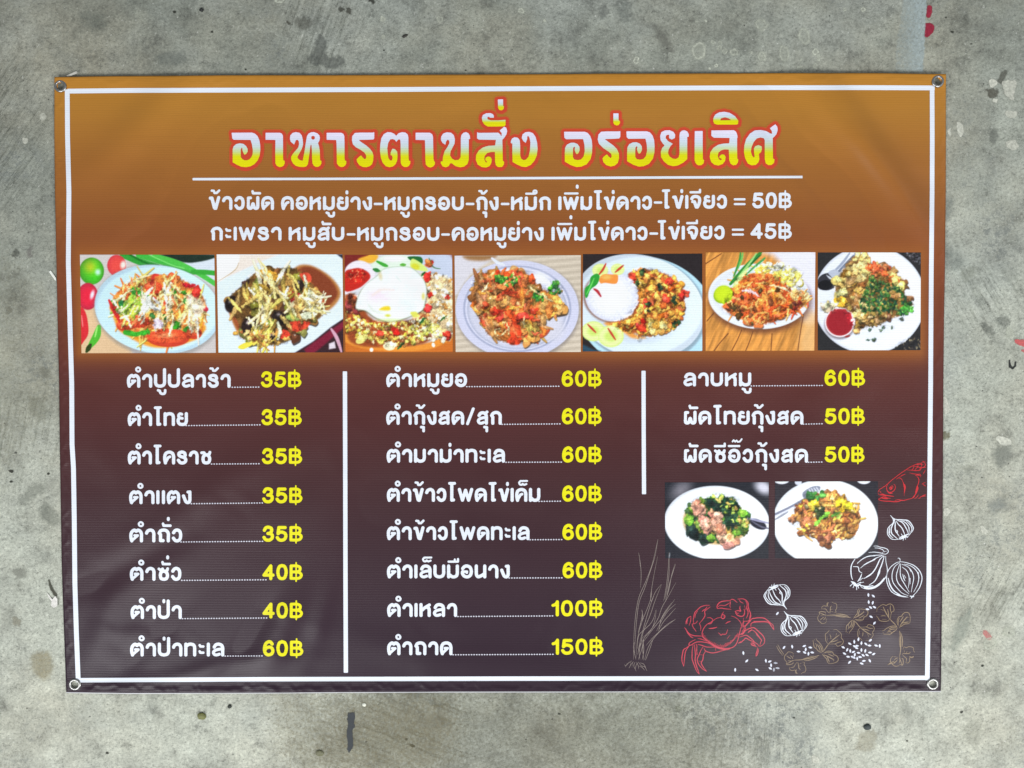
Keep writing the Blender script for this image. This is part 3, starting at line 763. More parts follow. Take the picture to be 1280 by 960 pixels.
for name, a, b, base, price, c, d, base2, l0, l1 in ITEMS:
    text_line('menu_item_lettering', [(name, a, b, base)], WHITE, base - 36, base + 13)
    text_line('price_lettering', [(price, c, d, base2)], YELLOW, base2 - 26, base2 + 6, layer=1.4)
    f = Field(l0 - 3, base - 4, l1 + 3, base + 4, 0.45)
    x = l0 + 1.0
    while x < l1 - 1.2:
        y = base - 0.6 + (base2 - base) * (x - l0) / (l1 - l0)
        f.stroke([(x - 0.35, y), (x + 0.35, y)], 0.74); x += 3.28
    put(f.mesh('dotted_leader', 1.2, (214, 214, 226)))

# heading: outlines of the decorative letters
def T(x0, y0, k): return lambda s: crop(s, x0, y0, k)
a1 = T(280, 150, 9.846); a2 = T(395, 150, 9.846); a3 = T(510, 120, 7.529); a4 = T(695, 130, 9.143); a5 = T(815, 130, 7.529)
AA = 'M95,158 345,156 385,170 415,200 437,250 447,310 449,370 440,440 415,500 375,545 325,572 270,582 215,576 160,552 108,522 M108,360 120,325 150,298 195,287 240,295 272,320 292,355 293,390 275,418 252,430 240,405 228,372 228,345 218,343 207,365 207,455 225,480 250,496 285,498 315,485 340,455 354,420 356,370 345,300 328,246 120,244 104,230'
def outline(s, tf):
    """'M' begins a corner run joined to the rest; the outline is one closed loop"""
    return tf(s.replace('M', ''))
AH = 'M513,158 690,158 715,170 727,195 728,330 728,470 733,500 M748,502 748,535 735,562 710,578 680,580 652,565 634,535 632,420 634,246 513,244'
HEAD = []   # (list of solid outlines, list of holes)
def letter(tf, solids, holes=(), strokes=()): HEAD.append(([outline(s, tf) for s in solids], [outline(s, tf) for s in holes]))
letter(a1, [AA])
letter(a1, [AH])
letter(a1, ['865,304 822,268 812,230 818,190 845,160 885,150 930,158 958,190 970,240 975,300 960,355 930,410 905,455 912,475 935,495 970,502 982,440 995,370 1005,300 1015,240 1022,200 1040,170 1075,152 1110,150 1150,165 1175,190 1182,225 1175,255 1158,285 1172,330 1180,380 1182,440 1184,498 1200,502 1200,535 1185,562 1160,578 1130,578 1105,562 1090,535 1085,480 1083,380 1078,310 1070,302 1062,330 1055,400 1045,470 1035,540 1015,572 985,580 930,578 885,565 850,535 828,490 828,455 850,415 885,375 915,340 925,300 922,262 905,243 885,252 875,275'],
       ['1098,195 1118,205 1120,228 1105,243 1085,240 1073,222 1078,203'])
letter(a2, ['132,158 310,158 338,172 350,200 352,330 352,470 358,500 374,504 374,535 360,562 335,578 305,580 278,565 258,535 256,420 254,300 250,248 132,244'])
letter(a2, ['480,160 545,156 700,156 718,150 718,225 708,240 640,244 525,246 560,275 620,315 665,355 695,395 708,440 705,500 690,545 660,570 620,582 575,578 535,558 508,520 500,485 530,455 556,436 575,462 600,484 618,470 618,435 595,400 545,365 490,335 455,300 443,250 447,200'])
letter(a2, ['880,150 925,153 965,172 988,196 1015,165 1060,150 1100,155 1130,180 1138,220 1138,350 1140,470 1145,502 1162,504 1160,535 1145,565 1118,580 1085,578 1058,560 1044,530 1042,420 1042,300 1038,245 1022,238 1005,250 990,272 970,245 945,235 915,240 890,280 878,350 884,420 892,470 912,498 935,498 943,470 938,442 918,432 920,400 932,370 945,352 975,362 1000,392 1004,440 1000,500 980,545 950,572 905,582 860,570 820,525 798,460 788,380 792,300 805,225 835,175'])
letter(a3, ['72,346 205,346 228,360 236,385 238,500 240,590 246,618 255,618 252,645 238,664 210,674 185,665 168,645 164,600 162,500 160,416 72,414'])
letter(a3, ['352,460 325,442 310,415 312,385 330,355 365,342 405,346 432,370 442,410 438,450 420,485 402,520 396,560 415,590 440,605 475,602 495,580 497,520 497,400 502,370 520,348 545,340 568,350 582,375 585,402 572,408 572,500 572,600 560,640 530,664 490,672 445,660 410,632 395,636 385,660 355,672 325,662 308,632 310,615 325,618 330,570 345,520 372,480 390,445 388,420 372,412 358,430'])
letter(a3, ['650,340 665,348 850,346 868,362 880,384 882,350 862,326 905,290 925,300 934,330 925,365 905,395 888,412 890,500 892,610 905,618 903,645 885,668 850,670 828,655 820,620 818,527 780,528 745,538 722,565 718,595 728,620 742,628 745,620 728,605 730,582 752,570 775,574 788,595 785,630 768,660 735,674 695,670 655,645 638,600 642,555 665,515 705,485 755,470 820,466 828,414 668,412 650,400'])
letter(a3, ['808,205 775,205 755,195 745,205 750,220 780,230 850,230 918,224 918,275 905,286 830,288 750,288 720,270 700,240 695,205 705,180 735,164 775,162 800,172 808,188'])
letter(a3, ['845,34 895,32 895,92 904,100 900,124 880,136 858,132 848,112'])
letter(a3, ['968,446 968,425 980,400 1005,388 1035,395 1052,420 1056,470 1056,560 1065,590 1088,605 1112,598 1135,570 1148,510 1152,440 1145,400 1135,378 1122,380 1122,405 1108,442 1085,425 1070,395 1078,362 1105,342 1140,338 1175,350 1200,385 1215,440 1220,500 1212,560 1190,610 1155,650 1110,670 1070,665 1025,645 984,622 982,540 982,446'])
def shift(s, tf, du, dv=0): return tf(s) + np.array([du, dv])
A4 = '92,318 325,318 360,330 390,365 408,415 414,480 412,560 395,630 350,690 290,716 235,722 170,700 100,660 100,560 104,500 125,465 165,445 205,443 245,458 268,490 270,530 255,565 236,576 222,555 212,525 218,495 208,488 195,505 193,560 193,610 210,635 245,642 285,635 315,600 328,540 325,470 310,402 115,404 95,385'
letter(a4, [A4])
letter(a4, ['515,318 580,314 715,314 735,310 735,375 722,395 640,400 556,402 600,435 655,475 695,515 718,565 720,620 705,675 670,705 625,715 575,700 540,665 530,620 555,595 582,575 600,600 625,620 636,600 630,570 600,545 540,505 490,455 476,405 485,350'])
letter(a4, ['655,108 714,108 714,185 732,200 728,225 712,243 688,246 665,235 655,215'])
HEAD.append(([a4(A4) + np.array([(812 - 100) / 9.143, -5 / 9.143])], []))
letter(a5, ['185,336 160,322 160,300 162,290 145,290 130,300 128,322 150,350 195,375 175,395 155,430 150,465 165,495 195,515 225,518 248,505 258,470 258,400 258,300 262,270 280,252 305,248 330,258 345,285 345,308 331,312 331,400 331,520 290,555 240,580 200,586 150,574 110,540 85,500 82,450 95,415 118,390 100,372 80,340 76,300 88,265 120,250 165,248 200,262 218,290 215,320'])
letter(a5, ['402,256 476,254 476,400 478,520 490,530 485,558 465,576 435,578 412,562 400,530 400,400'])
letter(a5, ['558,250 770,248 790,262 800,285 805,315 800,320 800,420 802,518 812,520 808,550 790,574 762,578 738,562 726,530 722,430 680,428 648,438 625,458 618,490 628,520 645,530 655,525 652,512 632,510 635,490 655,475 680,478 692,500 688,535 665,565 625,580 585,572 555,545 542,500 548,455 575,415 620,385 670,374 726,370 730,320 580,318 558,300'])
letter(a5, ['575,160 578,130 595,100 630,80 680,74 730,84 780,115 812,158 808,190 790,195 610,195 585,185'], ['640,155 650,135 685,126 720,135 745,153'])
letter(a5, ['1108,230 1135,208 1160,192 1178,215 1182,245 1170,285 1148,310 1135,322 1136,420 1138,515 1152,520 1148,552 1125,574 1095,576 1070,560 1060,520 1060,340 1050,322 1020,316 985,325 955,360 935,410 930,450 940,485 955,505 965,498 960,460 958,420 970,398 1000,388 1030,398 1034,425 1025,455 1005,470 1010,520 1000,550 975,574 935,578 900,560 875,510 864,450 868,390 885,330 920,280 965,250 1020,246 1075,256 1115,280 1130,280 1125,252'])
hf = Field(270, 112, 990, 224, 0.55)
fills = []
for solids, holes in HEAD:
    P = np.vstack(solids)
    f = Field(P[:, 0].min() - 9, P[:, 1].min() - 9, P[:, 0].max() + 9, P[:, 1].max() + 9, 0.55)
    for s_ in solids: f.poly(s_ if len(s_) < 5 else cr(s_, 3, True) if False else s_, margin=9)
    for s_ in holes: f.poly(s_, hole=True, margin=9)
    # slightly rounded corners
    fills.append((f, P))
    i0 = int(round((f.u0 - hf.u0) / hf.p)); j0 = int(round((f.v0 - hf.v0) / hf.p))
    for solid in solids: hf.poly(solid, margin=9)
def halo_color(u, v):
    ii = np.clip(((u - hf.u0) / hf.p).astype(int), 0, len(hf.U) - 1); jj = np.clip(((v - hf.v0) / hf.p).astype(int), 0, len(hf.V) - 1)
    w = sm(-5.2, -3.5, hf.F[jj, ii])[:, None]
    return print_color(u, v) * (1 - w) + ink(np.array([206, 72, 48.])) * w
put(hf.mesh('heading_glow', 1, halo_color, offset=5.2))
for f, P in fills:
    t0, t1 = P[:, 1].min(), P[:, 1].max()
    def grad(u, v, t0=t0, t1=t1):
        t = (v - t0) / (t1 - t0)
        st = np.array([0, .28, .42, .56, .70, 1.0])
        cs = np.array([(238, 228, 250), (214, 224, 240), (208, 224, 220), (206, 222, 150), (226, 224, 14), (238, 226, 2)], float)
        return ink(np.stack([np.interp(t, st, cs[:, k]) for k in range(3)], -1))
    put(f.mesh('heading_letter', 2.2, grad))

# ----------------------------------------------------------------------------
# printed line drawings
# ----------------------------------------------------------------------------
def drawing(name, tf, strokes, color, w, layer=1, dots=(), p=0.36, xf=None, label=None):
    """strokes: 'x,y x,y ...' smooth lines; optional 'w*' prefix gives the line weight, 't' ends tapered"""
    L = []
    for s in strokes:
        k = 1.0
        if '*' in s: q, s = s.split('*'); k = float(q)
        Q = cr(tf(s), 5)
        L.append((Q if xf is None else xf(Q), k))
    A = np.vstack([a for a, k in L])
    f = Field(A[:, 0].min() - 4, A[:, 1].min() - 4, A[:, 0].max() + 4, A[:, 1].max() + 4, p)
    for Q, k in L:
        f.stroke(Q, [0.48 * w * k, .87 * w * k, .87 * w * k, 0.44 * w * k])
    return put(f.mesh(name, layer, color), label=label)

CRAB = (196, 68, 84)
c2 = T(845, 740, 8.892)
hair = []
rr = np.random.RandomState(3)
for i in range(46):
    t = i / 45.0
    x = 300 + 380 * t; y = 500 + 110 * math.sin(math.pi * min(t * 1.05, 1)) ** 0.7 + (30 * t if t < .5 else 30 * (1 - t)) - 10
    hair.append('0.9*%.0f,%.0f %.0f,%.0f' % (x + 6 * rr.rand(), y + 10, x + 8 + 10 * (t - .3), y - 18 - 22 * rr.rand()))
drawing('crab_drawing', c2, hair + [
 '1.3*500,280 455,290 420,312 385,335 350,355 320,385 300,420 290,460 300,500 340,535 400,575 440,600 500,622 560,628 620,618 660,590 685,540 700,480 715,420 728,370 715,335 690,305 655,280 615,266',
 '1.4*395,585 440,612 500,632 560,640 600,632', '345,285 380,285 405,302 410,315', '1.3*360,355 385,350 402,330 408,308', '500,280 510,250 530,218',
 '1.5*505,262 520,252 540,262 540,282 522,296 505,286 505,268', '522,272 530,276', '1.6*365,405 410,402 455,390', '1.4*552,350 575,335 605,325',
 '1.2*470,452 490,468 500,480 515,468 535,470 555,465 565,445 574,415', '600,480 566,520',
 # upper claw
 '1.5*460,185 455,160 470,130 500,108 550,98 598,95', '1.3*460,185 500,178 540,185 612,192', '460,170 490,148 540,150 580,130 600,118', '1.2*598,95 625,80 655,95 680,118', '598,95 605,120 598,150 606,175',
 '1.3*685,78 740,75 775,90 800,120 803,160 795,200', '700,85 720,110 750,125', '1.6*655,215 690,205 718,212 708,180 712,155', '1.6*660,230 675,250 700,265 730,270 755,255 762,215 755,190', '655,215 680,235 700,232',
 '1.3*775,100 790,135 785,180 800,215 795,260 780,290', '1.2*820,225 832,260 820,300 800,322 745,325', '745,325 752,285', '1.4*805,160 812,200 828,240 815,290', '760,150 775,200',
 # left arm and claw
 '1.3*372,148 330,148 280,162 240,195 208,230 198,270 192,310 196,355', '1.3*380,165 340,195 318,215 322,260 300,300 272,335', '1.2*345,165 325,190 300,205 288,220', '240,210 215,250 210,290', '272,335 262,350 275,390 272,430',
 '196,355 225,340 238,318', '196,355 180,355 190,390 215,425 225,440', '1.2*165,268 130,290 112,330 112,360', '1.3*130,300 120,330 125,350', '165,268 162,320 145,372', '1.3*95,395 120,430 150,465 200,485 260,488 290,492',
 '1.4*110,410 130,455 165,495 190,510', '240,515 290,525 330,545',
 # right legs
 '1.5*705,470 740,470 770,430 800,412 850,395 880,405 930,450 965,485 985,530 975,575 935,605', '1.4*735,440 760,400 790,355 840,300 880,290 910,285 970,288 1010,310 1050,345 1078,370 1088,420', '1.6*1088,420 1060,380 1030,340 990,330 930,330 870,335 835,350 832,385',
 '1.3*990,325 920,328 860,325', '1.7*740,380 770,375 800,345 830,320', '1.5*745,395 745,345 760,325', '1.8*720,465 745,450 775,400', '1.3*835,415 870,435 900,465 930,510 950,535 940,560 930,600', '1.8*890,465 915,490 940,520',
 '1.3*705,500 740,490 780,480 820,505 855,535 870,555 905,580 925,605', '1.5*700,560 720,560 755,530 775,512 820,535 870,560', '1.6*800,450 820,432 845,420', '1.8*832,575 850,590 885,600', '1.6*835,565 860,570 880,590',
 '1.3*905,620 900,655 890,685 888,715', '1.3*915,630 912,665 900,700 888,715', '720,548 700,565 695,575', '870,600 905,612',
 # left legs
 '1.3*215,528 180,545 150,565 145,590 175,585 215,560 270,552 340,562 400,580 440,605', '1.4*150,595 115,620 85,640 75,670 65,730 68,775 85,825', '1.3*145,600 110,650 98,700 92,760 85,825',
 '1.3*190,590 180,640 178,700 180,750 205,820 230,880 258,912', '1.5*205,585 210,640 215,700 212,760 230,830 245,870 258,912', '220,575 232,600 228,650 240,700', '1.3*300,610 275,650 255,700 235,750 250,800 290,850 340,882',
 '1.4*330,650 305,700 298,750 280,790 310,845 340,882', '1.2*240,580 280,590 340,610 430,612', '1.3*310,625 330,655 390,675 440,672 500,655 560,640', '440,620 440,655', '270,695 300,700', '250,765 275,772', '235,640 225,700'], CRAB, 0.50)

FISH = (206, 50, 56)
c8 = T(1090, 570, 14.77)
drawing('fish_drawing', c8, ['1.1*985,108 935,98 915,130 860,138 800,158 740,185 700,205 640,245 540,310 440,385 340,465 270,530 200,580 150,610 118,645 108,680 118,705 150,720',
 '140,650 165,670 145,665', '1.6*150,708 190,700 240,722 300,730 360,740 400,745', '1.3*150,720 200,720 260,745', '1.5*120,795 150,780 200,755 240,762 290,775 340,780', '1.8*180,775 240,785 290,790',
 '1.6*118,800 160,820 240,832 330,835 400,842 480,838 540,822 600,822', '1.2*420,820 480,805 540,815 600,815 660,800 720,785 770,760', '1.3*400,518 425,545 428,590 405,635 360,665 310,668 280,640 268,600 270,560 290,530',
 '2.2*320,590 345,575 360,600 340,615 325,598', '340,560 375,550 385,575 375,600', '2.0*295,670 330,685 375,685', '1.1*448,425 480,405 515,405 550,435 570,480', '2.2*575,490 590,540 600,590 600,640 595,680', '3.2*600,530 605,580 602,620', '595,680 590,735',
 '1.2*525,375 560,355 615,330', '500,385 530,370', '1.2*650,258 720,260 800,268 880,262 900,235 930,210 995,200', '750,195 820,190 860,205 930,215 990,205', '820,155 880,152 950,158', '900,130 920,160 900,205 870,255',
 '830,150 850,190 810,230 790,262', '770,190 760,230 730,255', '940,105 980,140 990,180', '930,215 960,200 990,160', '690,310 750,325 830,335 885,330', '1.7*800,355 850,350 885,360', '870,330 900,355 890,390',
 '1.3*825,375 855,410 865,450 850,520 830,570', '2.4*830,560 820,620 800,680', '1.8*835,545 845,600 815,680 795,720', '2*790,715 770,755 740,775', '780,790 830,755 855,710', '1.1*850,778 880,775 905,750 990,740', '1.5*920,740 960,725 990,715', '945,330 960,300 985,260',
 '920,515 950,500 985,488', '930,520 960,535 985,550', '960,545 990,555'], FISH, 0.42)

GARLIC = ['1.5*450,502 475,530 505,555 550,568 610,570 660,575 710,578 750,600 780,635 800,670 815,705 805,745 770,790 740,830', '1.2*450,502 475,535 495,580 490,620 465,650 430,680 405,720 400,770 405,810 430,850 470,885 520,892 570,888 610,880',
 '1.6*500,570 500,620 480,660 460,720 462,770 480,810 520,845 560,880', '1.7*510,570 525,630 522,690 530,750 555,790 590,840', '1.5*540,590 570,640 610,680 640,720 665,780 680,820', '1.5*560,582 620,605 660,640 690,690 715,740 730,790',
 '1.4*600,590 660,600 710,640 740,690 748,740 745,790', '1.3*700,590 750,640 785,690 790,730 770,770', '1.3*425,730 425,790 450,830 490,870', '1.3*440,690 430,740 440,790', '1.2*545,740 562,760 560,780',
 '2.2*590,870 620,850 650,840 690,825 720,810 745,800', '2.4*600,885 640,870 680,850 720,845', '1.6*650,905 660,870', '1.5*690,890 690,850', '1.4*715,862 735,840', '1.6*620,800 640,830', '2*505,560 500,590']
c3 = T(945, 725, 12.8)
drawing('garlic_drawing', c3, GARLIC, WHITE, 0.47)
ctr = c3('608,700')[0]
def rot180(Q): return 2 * ctr - Q + (c3('334,266')[0] - ctr)
drawing('garlic_drawing', c3, GARLIC, WHITE, 0.47, xf=rot180)
def toC(Q): return (Q - c3('395,495')[0]) * np.array([1.0, 0.985]) + np.array([1108.8, 643.8])
drawing('garlic_drawing', c3, GARLIC, WHITE, 0.47, xf=toC)

c4 = T(1050, 635, 8.0)
drawing('onion_drawing', c4, ['1.1*335,380 370,380 405,392 445,400 475,415 480,440 455,460 425,455 420,440', '345,398 390,402 430,420 440,440', '430,440 465,430', '285,445 340,440 400,448 425,455',
 '1.6*150,508 125,545 110,585 108,640 115,690 125,715', '1.3*130,585 180,590 190,630 220,650', '1.2*170,555 210,520 260,490 330,475 400,470 430,470', '1.4*175,548 230,505 290,480 350,478', '1.3*205,600 250,560 310,530 360,500 420,475',
 '1.6*230,575 290,540 350,515', '1.7*235,705 300,670 350,610 380,550 400,510 435,478', '1.7*260,690 320,650 365,590', '1.8*290,770 340,735 370,690 385,640 410,580 430,520 440,480', '1.3*380,680 395,640 400,600',
 '1.3*455,480 458,540 470,600 470,650 450,700 400,760 350,795 290,810 230,800 200,775', '2.6*440,700 400,750 350,785 290,800 240,795', '2*200,770 260,785 330,775', '1.8*215,660 200,700 175,735', '1.6*225,700 195,725', '1.6*235,740 190,750',
 '3*120,740 150,770 175,775 200,760', '2*100,780 125,755', '2*130,795 140,765', '2*165,815 165,780', '2*185,800 175,770', '2*110,735 140,745 165,765', '2*205,740 170,760'], WHITE, 0.46, layer=2.2)
drawing('onion_drawing', c4, ['1.1*575,500 595,505 600,530', '1.3*600,535 560,548 515,580 480,625 465,680 468,740 490,800 520,840 570,870 620,885 680,890', '1.4*600,535 660,545 730,570 780,610 810,660 818,710 800,780 770,830 740,865',
 '1.2*595,545 550,580 525,630 518,690 530,745 570,800 620,850 680,875', '1.2*600,550 575,620 562,680 575,740 620,800 690,860', '1.3*605,560 600,640 610,700 650,770 690,840', '1.2*620,590 660,620 685,670 690,730 680,800', '1.2*615,560 680,590 720,640 735,700 725,760 710,840',
 '1.2*640,560 710,580 765,630 785,690 775,760 735,840', '1.3*625,660 635,700 650,730', '1.5*640,670 655,700', '1.1*690,600 710,640', '2*480,700 500,770 540,830 600,868', '1.6*560,860 620,880 660,885', '1.5*780,640 790,700', '1.3*590,760 640,820',
 '3*700,880 735,885', '2.5*710,900 740,865', '1.4*700,700 700,760'], WHITE, 0.45, layer=2.2)

TAN = (146, 126, 102)
c5 = T(1010, 740, 13.71)
PARSLEY = ['0.9*240,300 235,260 270,235 320,240 325,190 350,180', '0.9*410,170 440,190 475,195 492,230 488,280 470,310 480,345 440,360', '350,180 330,215 345,250', '1.2*375,360 380,310 385,260 405,235', '385,300 420,290', '395,330 430,340', '250,290 300,290 330,330', '1.2*320,320 360,360',
 '1.1*200,380 190,345 230,335 290,345 300,370', '200,380 175,410 165,450 180,490 215,520 235,540 290,530 320,500', '215,400 270,390 330,400', '1.1*205,480 240,450 270,430', '260,480 290,450 300,420', '310,490 310,450', '190,350 250,375 300,400',
 '1.6*330,400 420,395 500,400 590,410 660,425 725,440', '1.3*480,375 560,378 640,395 700,420', '0.9*470,410 560,425 640,435',
 '1.1*775,455 800,420 840,370 850,320 870,290', '1.1*870,290 920,290 980,300 1020,325 1025,370 1000,410 960,430 945,470 900,490 850,490 800,465', '1.6*800,440 860,410 920,370 960,340', '1.3*850,420 870,350 880,310', '1.2*870,450 920,420 960,400', '950,350 950,320', '820,470 880,475 930,460',
 '1.2*770,480 730,500 690,550 660,580 655,630 650,690', '770,480 795,520 785,580 750,640 715,680 700,715', '1.3*750,500 740,560 710,620', '690,560 700,600 680,640', '1.3*775,500 770,560 740,610', '665,690 680,700', '1.3*790,490 830,530 870,580 895,605',
 '1*895,605 960,600 1010,590 1030,560 1060,560 1110,580 1135,620 1125,660 1105,690 1115,740 1080,790 1040,825 990,825', '1*890,610 860,650 852,710 860,770 890,790 930,830', '1.5*900,615 960,660 1020,700 1080,735', '1.3*920,630 980,640 1050,660', '940,680 940,720 930,760', '1020,720 1040,770', '1.2*1000,600 1060,620 1110,620', '0.9*880,660 880,730']
drawing('parsley_drawing', c5, PARSLEY, TAN, 0.44)
P0 = c5('330,400')[0]; P1 = c5('775,455')[0]
def place_sprig(q0, q1, mirror=True):
    a0 = math.atan2(*(P1 - P0)[::-1]); a1 = math.atan2(q1[1] - q0[1], q1[0] - q0[0])
    k = math.hypot(q1[0] - q0[0], q1[1] - q0[1]) / np.hypot(*(P1 - P0))
    def f(Q):
        D = Q - P0
        c, s = math.cos(-a0), math.sin(-a0)
        X = D[:, 0] * c - D[:, 1] * s; Y = D[:, 0] * s + D[:, 1] * c
        if mirror: Y = -Y
        c, s = math.cos(a1), math.sin(a1)
        return np.stack([q0[0] + k * (X * c - Y * s), q0[1] + k * (X * s + Y * c)], 1)
    return f
drawing('parsley_drawing', c5, PARSLEY, TAN, 0.44, xf=place_sprig((993.5, 825), (1027.5, 817.5)))
drawing('parsley_drawing', c5, PARSLEY, (150, 128, 100), 0.44, xf=place_sprig((1124.5, 820), (1123.5, 784.5)))
c6 = T(965, 780, 13.47)
c7 = T(1040, 740, 9.88)
drawing('parsley_stalk_drawing', c6, ['75,370 100,420 140,480 180,530', '95,345 130,410 170,470 205,520'], TAN, 0.42)
drawing('parsley_stalk_drawing', c7, ['685,900 720,885 750,880 780,860', '700,885 740,865 770,850'], (150, 128, 100), 0.42)

c1 = T(780, 660, 5.05)
drawing('scallion_drawing', c1, ['60,830 62,700 70,580 82,490 100,420 140,330 180,220 214,70', '66,800 72,680 80,580 95,470 130,380 160,290 195,180 214,70', '92,155 104,230 108,300 104,380', '96,170 102,240',
 '75,820 85,700 110,600 150,500 170,440 175,380 190,290 212,180', '85,800 105,700 140,570 175,460 200,400 235,355', '95,790 120,660 165,550 195,460 235,360', '175,380 168,430 172,462 185,440', '108,610 118,560 112,515',
 '88,660 105,600 116,540 112,515', '85,760 92,680 130,640 170,600 190,560 200,515', '105,740 130,690 165,650 190,600 205,515', '250,460 262,400 275,300 285,150', '258,450 272,380 284,290 285,150', '262,460 285,380 300,300 322,225',
 '268,440 290,340 325,230', '110,700 170,640 215,570 240,500 280,430 326,345', '120,720 180,640 230,580 270,520 320,450', '205,650 240,580 280,520 325,480', '215,650 250,590 290,545 325,505', '140,740 175,700 215,660 270,610 325,575', '130,830 150,760 185,700 240,640 325,575',
 '100,830 95,760 115,700', '115,830 125,770 120,710', '125,835 118,760 125,700', '75,830 60,760 66,720', '90,830 110,770 125,700', '135,835 160,770 180,710', '220,640 240,560 300,470',
 '0.9*50,838 30,850 10,870 4,860', '0.9*60,842 45,860 30,885', '0.9*70,845 62,870 78,905', '0.9*85,850 75,870 72,890', '0.9*90,845 110,870 130,875 145,902', '0.9*100,850 125,860 140,890', '0.9*40,845 40,870', '0.9*55,850 50,880', '0.9*95,870 115,880 130,898', '0.9*78,845 90,870 92,890', '20,855 8,878'], (140, 128, 122), 0.36, p=0.33)

GRAINS = []
for tf, s in ((c7, '448,35,85 508,48,40 452,122,88 502,133,-75 474,190,35 522,186,30 436,212,10 480,304,30 522,384,-50 136,682,25 217,637,28 274,612,88 325,585,-82 362,632,-85 472,597,-35 416,640,40 460,660,5 542,660,22 588,664,88 186,714,-65 224,728,-88 277,670,25 305,664,0 262,740,-25 325,750,8 362,714,90 410,727,-80 467,746,0 512,766,-28 280,775,-80 382,780,35 430,776,30 196,798,10 268,808,30 310,820,85 344,802,8 390,850,-8 464,846,60 215,868,-48 364,882,22 300,690,25 250,800,20'),
              (c6, '200,396,-52 338,378,82 540,370,-20 642,394,8 566,430,-85 444,462,5 546,478,30 674,478,10 612,500,-85 1218,496,30 58,656,3 30,770,-88 92,742,5'),
              (c2, '748,676,82 785,766,-45 657,866,-88 898,864,32 998,762,82 1040,772,-20 1104,788,5 1056,812,85 1046,848,30 1125,845,5 1088,864,-88'),
              (c3, '340,536,-50')):
    for q in s.split():
        x, y, a = [float(t) for t in q.split(',')]
        GRAINS.append((tf('%f,%f' % (x, y))[0], math.radians(a)))
for c_, a in GRAINS:
    d = np.array([math.cos(a), math.sin(a)]) * 1.7
    f = Field(c_[0] - 5, c_[1] - 5, c_[0] + 5, c_[1] + 5, 0.42)
    f.stroke([c_ - d, c_, c_ + d], [0.55, 1.25, 0.75])
    put(f.mesh('rice_grain_drawing', 1.3, (222, 226, 242)))

